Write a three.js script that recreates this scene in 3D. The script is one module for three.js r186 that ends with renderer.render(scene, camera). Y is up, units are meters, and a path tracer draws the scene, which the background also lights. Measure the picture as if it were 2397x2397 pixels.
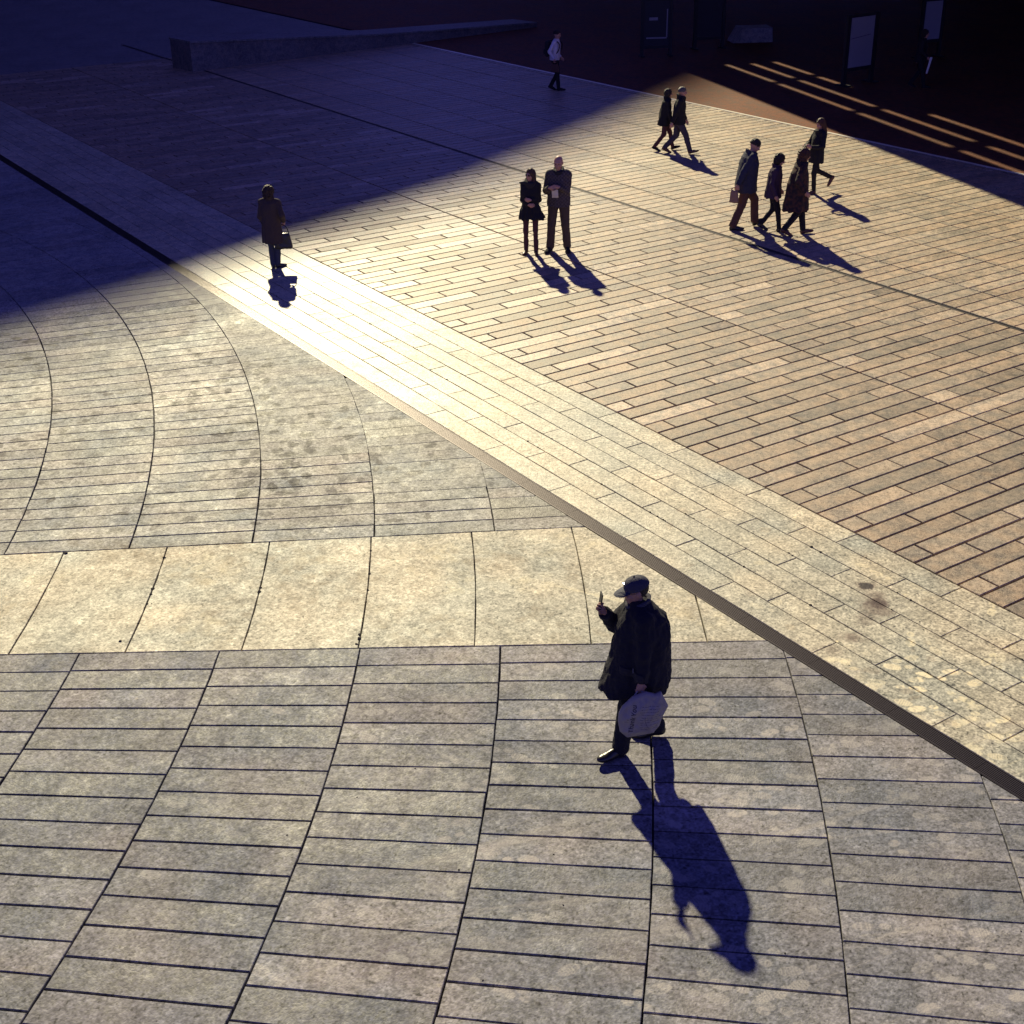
import * as THREE from 'three';
import { mergeGeometries } from 'three/addons/utils/BufferGeometryUtils.js';
import { ImprovedNoise } from 'three/addons/math/ImprovedNoise.js';

// ---------------------------------------------------------------- camera, sky, sun, exposure
const R = THREE.MathUtils.degToRad;
const scene = new THREE.Scene();
const camera = new THREE.PerspectiveCamera(41.372, 1, 0.1, 900);
camera.position.set(0, 7.301, 0);
camera.rotation.set(R(-26.681), 0, R(-0.9276), 'XYZ');
camera.updateMatrixWorld(true);

const renderer = new THREE.WebGLRenderer();
renderer.toneMapping = THREE.LinearToneMapping;
renderer.toneMappingExposure = 1.55;
renderer.shadowMap.enabled = true;

const SUN_AZ = R(-12.49), SUN_EL = R(32.06);
const sunDir = new THREE.Vector3(Math.cos(SUN_EL) * Math.sin(SUN_AZ), Math.sin(SUN_EL), -Math.cos(SUN_EL) * Math.cos(SUN_AZ));
const sun = new THREE.DirectionalLight(new THREE.Color().setRGB(1.0, 0.885, 0.57), 4.4);
sun.position.copy(sunDir).multiplyScalar(150).add(new THREE.Vector3(0, 0, -25));
sun.target.position.set(0, 0, -25);
sun.castShadow = true;
sun.shadow.mapSize.set(4096, 4096);
Object.assign(sun.shadow.camera, { left: -70, right: 70, top: 70, bottom: -70, near: 1, far: 320 });
sun.shadow.radius = 1.9;
scene.add(sun, sun.target);

// deep blue clear sky, a little paler towards the horizon
const SKY = (() => {
  const w = 128, h = 64, d = new Float32Array(w * h * 4);
  for (let j = 0; j < h; j++) {
    const el = (0.5 - (h - 1 - j + 0.5) / h) * Math.PI;   // row 0 is the bottom
    const e = Math.max(0, el) / (Math.PI / 2);
    const k = Math.exp(-5.5 * e);
    const c = [0.0115 + 0.14 * k, 0.0130 + 0.15 * k, 0.112 + 0.58 * k];
    for (let i = 0; i < w; i++) { const o = (j * w + i) * 4; d[o] = c[0]; d[o + 1] = c[1]; d[o + 2] = c[2]; d[o + 3] = 1; }
  }
  const t = new THREE.DataTexture(d, w, h, THREE.RGBAFormat, THREE.FloatType);
  t.mapping = THREE.EquirectangularReflectionMapping; t.magFilter = THREE.LinearFilter; t.minFilter = THREE.LinearFilter; t.needsUpdate = true;
  return t;
})();
scene.background = SKY; scene.environment = SKY;

// ---------------------------------------------------------------- small helpers
function rng(seed) { let a = seed >>> 0; return () => { a |= 0; a = a + 0x6D2B79F5 | 0; let t = Math.imul(a ^ a >>> 15, 1 | a); t = t + Math.imul(t ^ t >>> 7, 61 | t) ^ t; return ((t ^ t >>> 14) >>> 0) / 4294967296; }; }
const lerp = (a, b, t) => a + (b - a) * t, clamp = (x, a, b) => Math.min(b, Math.max(a, x)), sstep = (a, b, x) => { const t = clamp((x - a) / (b - a), 0, 1); return t * t * (3 - 2 * t); };
const perlin = new ImprovedNoise();
const taken = {};
function numbered(n) { const k = taken[n] = (taken[n] ?? -1) + 1; return k ? n + '_' + String(k).padStart(3, '0') : n; }
function shadowed(o) { o.castShadow = true; o.receiveShadow = true; return o; }
function part(name, geo, m, parent) { const o = shadowed(new THREE.Mesh(geo, m)); o.name = name; parent.add(o); return o; }
function thing(name, label, category, pos = [0, 0, 0], turn = 0, group) {
  const o = new THREE.Group(); o.name = numbered(name); o.position.set(...pos); o.rotation.y = turn;
  o.userData = { label, category }; if (group) o.userData.group = group;
  scene.add(o); return o;
}
function structure(name) { const o = new THREE.Group(); o.name = name; o.userData = { kind: 'structure' }; scene.add(o); return o; }
const rgb = (r, g, b) => new THREE.Color().setRGB(r, g, b);

// ---------------------------------------------------------------- plaza axes: u runs along the pale strip (away to the left), v along the rows (away to the right)
const PHI = -33.4157 * Math.PI / 180;
const DU = [Math.sin(PHI), -Math.cos(PHI)], DV = [Math.cos(PHI), Math.sin(PHI)];
const uv2xz = (u, v) => [u * DU[0] + v * DV[0], u * DU[1] + v * DV[1]];
const xz2uv = (x, z) => [x * DU[0] + z * DU[1], x * DV[0] + z * DV[1]];
const PROJ = new THREE.Matrix4().multiplyMatrices(camera.projectionMatrix, camera.matrixWorldInverse);
function seen(x, z, m = 1.22) { const p = new THREE.Vector3(x, 0, z).applyMatrix4(PROJ); return p.z < 1 && Math.abs(p.x) < m && p.y < m && p.y > -m; }
const eyeDist2 = (x, z) => x * x + z * z + 53;

// ---------------------------------------------------------------- textures
function tileNoise(n, cells, r) {          // tileable value noise, n x n
  const g = new Float32Array(cells * cells).map(() => r()), o = new Float32Array(n * n);
  for (let j = 0; j < n; j++) for (let i = 0; i < n; i++) {
    const x = i / n * cells, y = j / n * cells, xi = x | 0, yi = y | 0; let fx = x - xi, fy = y - yi; fx = fx * fx * (3 - 2 * fx); fy = fy * fy * (3 - 2 * fy);
    const x1 = (xi + 1) % cells, y1 = (yi + 1) % cells;
    o[j * n + i] = lerp(lerp(g[yi * cells + xi], g[yi * cells + x1], fx), lerp(g[y1 * cells + xi], g[y1 * cells + x1], fx), fy);
  }
  return o;
}
function dataTex(n, fn, srgb, repeatMetres) {
  const d = new Uint8Array(n * n * 4);
  for (let i = 0; i < n * n; i++) { const c = fn(i); d[i * 4] = clamp(c[0], 0, 1) * 255; d[i * 4 + 1] = clamp(c[1], 0, 1) * 255; d[i * 4 + 2] = clamp(c[2], 0, 1) * 255; d[i * 4 + 3] = 255; }
  const t = new THREE.DataTexture(d, n, n, THREE.RGBAFormat); t.wrapS = t.wrapT = THREE.RepeatWrapping; t.magFilter = THREE.LinearFilter; t.minFilter = THREE.LinearMipmapLinearFilter; t.generateMipmaps = true;
  if (srgb) t.colorSpace = THREE.SRGBColorSpace; t.repeat.set(1 / repeatMetres, 1 / repeatMetres); t.needsUpdate = true; return t;
}
const GN = 1024, gr = rng(11);
const nA = tileNoise(GN, 512, gr), nB = tileNoise(GN, 256, gr), nC = tileNoise(GN, 90, gr), nD = tileNoise(GN, 24, gr), nE = tileNoise(GN, 7, gr);
// granite speckle: 3.2 m across
const graniteMap = dataTex(GN, (i) => { const s = 0.86 + 0.26 * (nA[i] - 0.5) + 0.26 * (nB[i] - 0.5) + 0.20 * (nC[i] - 0.5) + 0.16 * (nD[i] - 0.5) + 0.10 * (nE[i] - 0.5) - 0.5 * sstep(0.80, 0.92, nB[i]); const w = (nD[i] - 0.5) * 0.05; return [s + w, s, s - w]; }, true, 3.2);
const graniteBump = dataTex(GN, (i) => { const s = 0.5 + 0.5 * (nA[i] - 0.5) + 0.6 * (nB[i] - 0.5) + 0.35 * (nC[i] - 0.5); return [s, s, s]; }, false, 3.2);
const graniteRough = dataTex(GN, (i) => { const s = 0.86 + 0.16 * (nB[i] - 0.5) + 0.14 * (nC[i] - 0.5) + 0.12 * (nD[i] - 0.5) + 0.10 * (nE[i] - 0.5); return [s, s, s]; }, false, 3.2);
// worn ground of the near plaza, one sheet of colour for 18 x 18 m in front of the viewpoint: mottling, damp blots, dusty shoe prints, a spill
const MAPX = -10, MAPZ = -23.5, MAPW = 18;
const WN = 2048;
function wornMap() {
  const c = document.createElement('canvas'); c.width = c.height = WN; const g = c.getContext('2d'); const k = WN / MAPW, r = rng(77);
  const X = (x) => (x - MAPX) * k, Y = (z) => (z - MAPZ) * k;
  const n1 = tileNoise(WN, 1365, r), n2 = tileNoise(WN, 600, r), nf = tileNoise(WN, 1000, r), n3 = tileNoise(WN, 120, r), n4 = tileNoise(WN, 40, r), n5 = tileNoise(WN, 13, r);
  const im = g.createImageData(WN, WN);
  for (let i = 0; i < WN * WN; i++) {
    const s = 0.72 + 0.34 * (n1[i] - 0.5) + 0.22 * (n2[i] - 0.5) + 0.10 * (n3[i] - 0.5) + 0.09 * (n4[i] - 0.5) + 0.05 * (n5[i] - 0.5) - 0.34 * sstep(0.82, 0.94, nf[i]) + 0.14 * sstep(0.82, 0.95, 1 - nf[i]), w = 0.05 * (n4[i] - 0.5);
    im.data[i * 4] = clamp(s + w, 0, 1) * 255; im.data[i * 4 + 1] = clamp(s, 0, 1) * 255; im.data[i * 4 + 2] = clamp(s - w, 0, 1) * 255; im.data[i * 4 + 3] = 255;
  }
  g.putImageData(im, 0, 0);
  const blob = (x, z, rx, rz, turn, col) => { g.fillStyle = col; g.beginPath(); for (let a = 0; a < 14; a++) { const t = a / 14 * 6.2832, q = 0.72 + 0.5 * r(); const px = Math.cos(t) * rx * q, pz = Math.sin(t) * rz * q, ct = Math.cos(turn), st = Math.sin(turn); const xx = X(x + px * ct - pz * st), yy = Y(z + px * st + pz * ct); a ? g.lineTo(xx, yy) : g.moveTo(xx, yy); } g.closePath(); g.fill(); };
  const patch = (x, z, rad, col, n) => { for (let i = 0; i < n; i++) { const a = r() * 6.28, q = Math.sqrt(r()) * rad; blob(x + Math.cos(a) * q, z + Math.sin(a) * q * 0.8, 0.03 + r() * 0.07, 0.03 + r() * 0.06, r() * 3, col); } };
  // damp blots on the upper rings: walked-in, in trails
  for (let t = 0; t < 34; t++) {
    let x = lerp(-8, -0.2, r()), z = lerp(-22.5, -14.4, r()), d = r() * 6.28; const n = 5 + (r() * 12 | 0);
    for (let i = 0; i < n; i++) { d += (r() - 0.5) * 0.9; x += Math.sin(d) * (0.18 + r() * 0.3); z += Math.cos(d) * (0.18 + r() * 0.3); if (z > -14.2 || xz2uv(x, z)[1] > 8.3) continue; const al = 0.25 + r() * 0.4; blob(x, z, 0.035 + r() * 0.065, 0.04 + r() * 0.08, r() * 3, `rgba(52,44,54,${al})`); }
  }
  for (let i = 0; i < 330; i++) { const x = lerp(-8.5, 0.6, r()), z = lerp(-22.8, -14.1, r()); if (xz2uv(x, z)[1] < 8.3) blob(x, z, 0.03 + r() * 0.14, 0.015 + r() * 0.05, (r() - 0.5) * 0.5, `rgba(58,50,60,${0.12 + r() * 0.34})`); }
  for (let t = 0; t < 8; t++) { let x = lerp(-3.3, -1.6, r()), z = -14.6 - r() * 0.8; const d = Math.PI + (r() - 0.5) * 0.7, n = 7 + (r() * 8 | 0); for (let i = 0; i < n; i++) { x += Math.sin(d) * 0.33 + (i & 1 ? 0.12 : -0.12); z += Math.cos(d) * 0.33; if (xz2uv(x, z)[1] < 8.3) blob(x, z, 0.045 + r() * 0.04, 0.07 + r() * 0.07, (r() - 0.5) * 0.6, `rgba(44,38,48,${0.3 + r() * 0.4})`); } }
  // large uneven mottling on the pale slabs and the lower rings
  for (let i = 0; i < 60; i++) { const x = lerp(-6, 2, r()), z = lerp(-14, -11.6, r()); patch(x, z, 0.25 + r() * 0.3, r() < 0.55 ? 'rgba(96,78,66,0.11)' : 'rgba(255,244,210,0.10)', 14); }
  for (let i = 0; i < 60; i++) { const x = lerp(-5, 6, r()), z = lerp(-11.6, -6.2, r()); patch(x, z, 0.2 + r() * 0.35, r() < 0.6 ? 'rgba(60,52,60,0.05)' : 'rgba(240,226,190,0.06)', 14); }
  // long pale scuffs
  g.lineCap = 'round';
  for (let i = 0; i < 90; i++) {
    const x = lerp(-3, 5.5, r()), z = lerp(-9.6, -6.4, r()), L = 0.3 + r() * 1.5, a = -0.32 + (r() - 0.5) * 0.5; g.strokeStyle = `rgba(246,240,222,${0.14 + r() * 0.3})`; g.lineWidth = (0.006 + r() * (r() < 0.2 ? 0.06 : 0.012)) * k;
    g.beginPath(); g.moveTo(X(x), Y(z)); g.quadraticCurveTo(X(x + L * 0.5), Y(z + L * 0.5 * a + (r() - 0.5) * 0.08), X(x + L), Y(z + L * a)); g.stroke();
  }
  for (const [x0, z0, x1, z1, w] of [[-1.5, -8.05, 1.3, -9.05, 0.13], [-1.2, -7.72, 1.3, -8.0, 0.06], [-0.9, -7.35, 1.6, -7.6, 0.10], [0.2, -12.9, 1.5, -12.2, 0.05], [2.6, -7.6, 4.2, -7.75, 0.03]]) for (let j = 0; j < 26; j++) { const t = r(), q = (r() - 0.5) * w * 1.6; g.strokeStyle = `rgba(248,242,224,${0.09 + r() * 0.13})`; g.lineWidth = w * (0.15 + 0.3 * r()) * k; g.beginPath(); const xa = lerp(x0, x1, t * 0.7), za = lerp(z0, z1, t * 0.7) + q, xb = lerp(x0, x1, t * 0.7 + 0.3), zb = lerp(z0, z1, t * 0.7 + 0.3) + q; g.moveTo(X(xa), Y(za)); g.lineTo(X(xb), Y(zb)); g.stroke(); }
  // dusty shoe prints
  const print = (x, z, turn, a, tread) => {
    g.save(); g.translate(X(x), Y(z)); g.rotate(turn); g.scale(k, k); g.fillStyle = `rgba(252,247,232,${a})`;
    const sole = () => { g.beginPath(); g.ellipse(0.055, 0, 0.085, 0.046, 0, 0, 6.2832); g.closePath(); }, heel = () => { g.beginPath(); g.ellipse(-0.105, 0.004, 0.045, 0.034, 0, 0, 6.2832); g.closePath(); };
    for (const f of [sole, heel]) {
      if (r() < 0.25) continue;
      g.globalAlpha = 0.4; f(); g.fill(); g.globalAlpha = 1; g.save(); f(); g.clip();
      if (tread === 0) { for (let i = -8; i < 9; i++) if (r() < 0.8) g.fillRect(i * 0.022, -0.06, 0.013, 0.12); }
      else if (tread === 1) { for (let i = -8; i < 9; i++) for (let j = -3; j < 4; j++) if (r() < 0.7) { g.beginPath(); g.ellipse(i * 0.024 + (j & 1) * 0.012, j * 0.02, 0.009, 0.007, 0.5, 0, 6.3); g.fill(); } }
      else { for (let i = 0; i < 26; i++) { g.beginPath(); g.ellipse((r() - 0.5) * 0.32, (r() - 0.5) * 0.1, 0.012 + r() * 0.03, 0.008 + r() * 0.016, r() * 3, 0, 6.3); g.fill(); } }
      g.restore();
      if (r() < 0.4) { g.lineWidth = 0.007; g.strokeStyle = `rgba(252,247,232,${a})`; f(); g.stroke(); }
    }
    g.restore();
  };
  for (let i = 0; i < 400; i++) { const t = Math.pow(r(), 0.6), x = lerp(-3.2, 4.6, t) + (r() - 0.5), z = lerp(-11.2, -6.3, r()); print(x, z, (r() - 0.5) * 1.1 + (r() < 0.5 ? 3.14 : 0), 0.45 + r() * 0.5, r() * 3 | 0); }
  for (let i = 0; i < 46; i++) { const v = lerp(8.75, 12.5, r()), u = lerp(5.5, 9.8, r()), p = uv2xz(u, v); print(p[0], p[1], r() * 6.28, 0.2 + r() * 0.4, r() * 3 | 0); }
  // scattered crumbs and gum
  for (let i = 0; i < 130; i++) { const x = lerp(-8, 7, r()), z = lerp(-20, -6.4, r()); blob(x, z, 0.008 + r() * 0.014, 0.008 + r() * 0.012, 0, r() < 0.5 ? 'rgba(250,242,214,0.75)' : 'rgba(40,34,40,0.6)'); }
  // the spill on the pale strip
  const S = (u, v, ru, rv, a, col = '48,26,26') => { const p = uv2xz(u, v); for (let i = 0; i < 9; i++) blob(p[0] + (r() - 0.5) * ru, p[1] + (r() - 0.5) * rv, ru * (0.3 + r() * 0.4), rv * (0.3 + r() * 0.4), r() * 3, `rgba(${col},${a})`); };
  S(8.45, 10.13, 0.11, 0.075, 0.8, '20,8,10'); S(8.45, 10.13, 0.17, 0.12, 0.10); S(8.28, 10.04, 0.14, 0.14, 0.10); S(8.17, 9.93, 0.16, 0.16, 0.22); S(8.1, 9.82, 0.2, 0.2, 0.08); S(7.96, 9.62, 0.2, 0.16, 0.06); S(7.82, 9.2, 0.14, 0.1, 0.10); S(7.76, 8.9, 0.12, 0.14, 0.07);
  for (let i = 0; i < 90; i++) { const u = lerp(6, 24, r()), v = lerp(8.75, 10.8, r()), p = uv2xz(u, v); blob(p[0], p[1], 0.03 + r() * 0.10, 0.02 + r() * 0.05, r() * 3, `rgba(120,92,70,${0.05 + r() * 0.13})`); }
  const t = new THREE.CanvasTexture(c); t.colorSpace = THREE.SRGBColorSpace; t.wrapS = t.wrapT = THREE.MirroredRepeatWrapping; t.flipY = false; t.repeat.set(1 / MAPW, 1 / MAPW); t.offset.set(-MAPX / MAPW, -MAPZ / MAPW); t.needsUpdate = true; return t;
}
const wearMap = wornMap();

function stone(color, rough, map, bump = 0.0025, extra = {}) { return new THREE.MeshPhysicalMaterial({ color, map, roughness: rough, roughnessMap: graniteRough, bumpMap: graniteBump, bumpScale: bump, specularIntensity: 1, ...extra }); }
const tone = (c, k, w = 0) => rgb(c[0] * k * (1 + w), c[1] * k, c[2] * k * (1 - w));
const C_RING = [0.55, 0.54, 0.50], C_LOW = [0.330, 0.326, 0.356], C_SLAB = [0.86, 0.79, 0.60], C_STRIP = [0.92, 0.84, 0.62], C_BRICK = [0.55, 0.425, 0.295];
const M = {
  bed: new THREE.MeshStandardMaterial({ color: rgb(0.035, 0.032, 0.034), roughness: 1 }),
  ring: [0.82, 0.92, 1, 1.08, 1.18].map((k, i) => stone(tone(C_RING, k, (i - 2) * 0.012), 0.80 + 0.02 * ((i * 2) % 5), wearMap, 0.0022)),
  low: [0.80, 0.91, 1, 1.09, 1.20].map((k, i) => stone(tone(C_LOW, k, (i - 2) * 0.012), 0.80 + 0.02 * ((i * 2) % 5), wearMap, 0.0022)),
  ringDark: stone(tone(C_RING, 0.55), 0.72, wearMap, 0.003),
  slab: [0.94, 1, 1.05].map((k) => stone(tone(C_SLAB, k), 0.80, wearMap, 0.0015)),
  strip: [0.94, 1.0, 1.05, 0.97].map((k, i) => stone(tone(C_STRIP, k, (i - 1.5) * 0.01), 0.58 + 0.015 * i, wearMap, 0.0012)),
  brick: [[0.86, 0.66], [0.91, 0.64], [0.95, 0.65], [1.0, 0.64], [1.06, 0.62], [1.18, 0.58]].map(([k, ro], i) => stone(tone(C_BRICK, k, ((i * 7) % 5 - 2) * 0.02), ro, graniteMap, 0.0025)),
  brickNear: [[0.66, 0.68], [0.76, 0.66], [0.83, 0.66], [0.90, 0.64], [0.98, 0.62], [1.26, 0.57]].map(([k, ro], i) => stone(tone(C_BRICK, k, ((i * 7) % 5 - 2) * 0.015), ro, graniteMap, 0.0025)),
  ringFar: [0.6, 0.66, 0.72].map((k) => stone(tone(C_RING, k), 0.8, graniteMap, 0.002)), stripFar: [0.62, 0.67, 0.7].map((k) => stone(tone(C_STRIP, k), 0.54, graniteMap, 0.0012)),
  brickMass: stone(rgb(1, 1, 1), 0.56, graniteMap, 0.0025, { vertexColors: true }),
  red: stone(rgb(0.25, 0.105, 0.062), 0.95, graniteMap, 0.002, { specularIntensity: 0.25 }),
  steel: new THREE.MeshPhysicalMaterial({ color: rgb(0.085, 0.075, 0.078), metalness: 1, roughness: 0.42 }),
  steelDark: new THREE.MeshPhysicalMaterial({ color: rgb(0.16, 0.15, 0.15), metalness: 0.9, roughness: 0.55 }),
  steelBright: new THREE.MeshPhysicalMaterial({ color: rgb(0.86, 0.80, 0.66), metalness: 0.0, roughness: 0.36 }),
};

// ---------------------------------------------------------------- one paving stone from its outline
function polyArea(p) { let a = 0; for (let i = 0; i < p.length; i++) { const q = p[(i + 1) % p.length]; a += p[i][0] * q[1] - q[0] * p[i][1]; } return a / 2; }
function clipHalf(p, nx, nz, c) {            // keep nx*x + nz*z <= c
  const o = [];
  for (let i = 0; i < p.length; i++) {
    const a = p[i], b = p[(i + 1) % p.length], da = nx * a[0] + nz * a[1] - c, db = nx * b[0] + nz * b[1] - c;
    if (da <= 0) o.push(a);
    if ((da < 0 && db > 0) || (da > 0 && db < 0)) { const t = da / (da - db); o.push([lerp(a[0], b[0], t), lerp(a[1], b[1], t)]); }
  }
  return o;
}
function insetPoly(p, d) {
  const n = p.length, o = [];
  for (let i = 0; i < n; i++) {
    const a = p[(i + n - 1) % n], b = p[i], c = p[(i + 1) % n];
    let e1 = [b[0] - a[0], b[1] - a[1]], e2 = [c[0] - b[0], c[1] - b[1]]; const l1 = Math.hypot(...e1) || 1e-9, l2 = Math.hypot(...e2) || 1e-9; e1 = [e1[0] / l1, e1[1] / l1]; e2 = [e2[0] / l2, e2[1] / l2];
    const n1 = [-e1[1], e1[0]], n2 = [-e2[1], e2[0]]; const k = 1 + n1[0] * n2[0] + n1[1] * n2[1]; const m = Math.max(k, 0.35);
    o.push([b[0] + (n1[0] + n2[0]) / m * d, b[1] + (n1[1] + n2[1]) / m * d]);
  }
  return o;
}
// outline (x,z) counter-clockwise in area sign; returns a chamfered slab with its top near y = 0
function stoneGeo(poly, { joint = 0.010, bevel = 0.005, depth = 0.045, r, wob = 0.0028, tilt = 0.0022, lift = 0.0012, uvo = [0, 0] }) {
  let p = poly.filter((a, i) => { const b = poly[(i + 1) % poly.length]; return Math.hypot(a[0] - b[0], a[1] - b[1]) > 0.004; });
  if (p.length < 3) return null;
  if (polyArea(p) < 0) p = p.slice().reverse();
  if (polyArea(p) < 0.004) return null;
  p = insetPoly(p, joint * (0.34 + 0.32 * r()));
  if (polyArea(p) < 0.003) return null;
  const q = [];                                       // long edges get two more points, a little uneven
  for (let i = 0; i < p.length; i++) {
    const a = p[i], b = p[(i + 1) % p.length], L = Math.hypot(b[0] - a[0], b[1] - a[1]), m = L > 0.7 ? 4 : L > 0.25 ? 2 : 1, nx = -(b[1] - a[1]) / L, nz = (b[0] - a[0]) / L;
    for (let j = 0; j < m; j++) { const t = j / m, w = (r() - 0.4) * wob * 2; q.push([lerp(a[0], b[0], t) + nx * w, lerp(a[1], b[1], t) + nz * w]); }
  }
  const t = insetPoly(q, bevel), n = q.length; let cx = 0, cz = 0; for (const a of q) { cx += a[0] / n; cz += a[1] / n; }
  const tx = (r() - 0.5) * 2 * tilt, tz = (r() - 0.5) * 2 * tilt, y0 = (r() - 0.5) * 2 * lift;
  const top = (a) => y0 + tx * (a[0] - cx) + tz * (a[1] - cz);
  const V = [], N = [], U = [];
  const tri = (A, B, C) => {
    const ux = B[0] - A[0], uy = B[1] - A[1], uz = B[2] - A[2], vx = C[0] - A[0], vy = C[1] - A[1], vz = C[2] - A[2]; let nx = uy * vz - uz * vy, ny = uz * vx - ux * vz, nz = ux * vy - uy * vx; const l = Math.hypot(nx, ny, nz) || 1;
    for (const P of [A, B, C]) { V.push(...P); N.push(nx / l, ny / l, nz / l); U.push(P[0] + uvo[0], P[2] + uvo[1]); }
  };
  const c3 = [cx, y0, cz];
  for (let i = 0; i < n; i++) {
    const j = (i + 1) % n, a = [t[i][0], top(t[i]), t[i][1]], b = [t[j][0], top(t[j]), t[j][1]], c = [q[i][0], top(q[i]) - bevel * 0.8, q[i][1]], d = [q[j][0], top(q[j]) - bevel * 0.8, q[j][1]], e = [q[i][0], -depth, q[i][1]], f = [q[j][0], -depth, q[j][1]];
    tri(c3, b, a); tri(a, b, d); tri(a, d, c); tri(c, d, f); tri(c, f, e);
  }
  const g = new THREE.BufferGeometry();
  g.setAttribute('position', new THREE.Float32BufferAttribute(V, 3)); g.setAttribute('normal', new THREE.Float32BufferAttribute(N, 3)); g.setAttribute('uv', new THREE.Float32BufferAttribute(U, 2));
  return g;
}
function withColor(g, c) { const n = g.attributes.position.count, a = new Float32Array(n * 3); for (let i = 0; i < n; i++) { a[i * 3] = c.r; a[i * 3 + 1] = c.g; a[i * 3 + 2] = c.b; } g.setAttribute('color', new THREE.BufferAttribute(a, 3)); return g; }
// the 300 that show largest as stones of their own, the rest of the field as one mass
function laySet(parent, name, list, massMat) {
  list.sort((a, b) => b.show - a.show);
  const rest = [];
  list.forEach((s, i) => { if (i < 300) { const o = part(i ? name + '_' + String(i).padStart(3, '0') : name, s.geo, s.mat, parent); if (s.pos) { o.position.set(...s.pos); o.rotation.y = s.turn; } } else { const g = s.geo.clone(); if (s.pos) g.applyMatrix4(new THREE.Matrix4().makeRotationY(s.turn).setPosition(...s.pos)); rest.push(withColor(g, s.mat.color)); } });
  if (rest.length) { const o = part('distant_' + name + 's', mergeGeometries(rest), massMat, parent); o.userData.kind = 'stuff'; }
}

// ---------------------------------------------------------------- the ground under everything
{
  const g = new THREE.PlaneGeometry(900, 900); g.rotateX(-Math.PI / 2); const o = shadowed(new THREE.Mesh(g, M.bed)); o.name = 'ground'; o.position.y = -0.045; o.userData = { kind: 'structure' }; scene.add(o);
}

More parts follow.
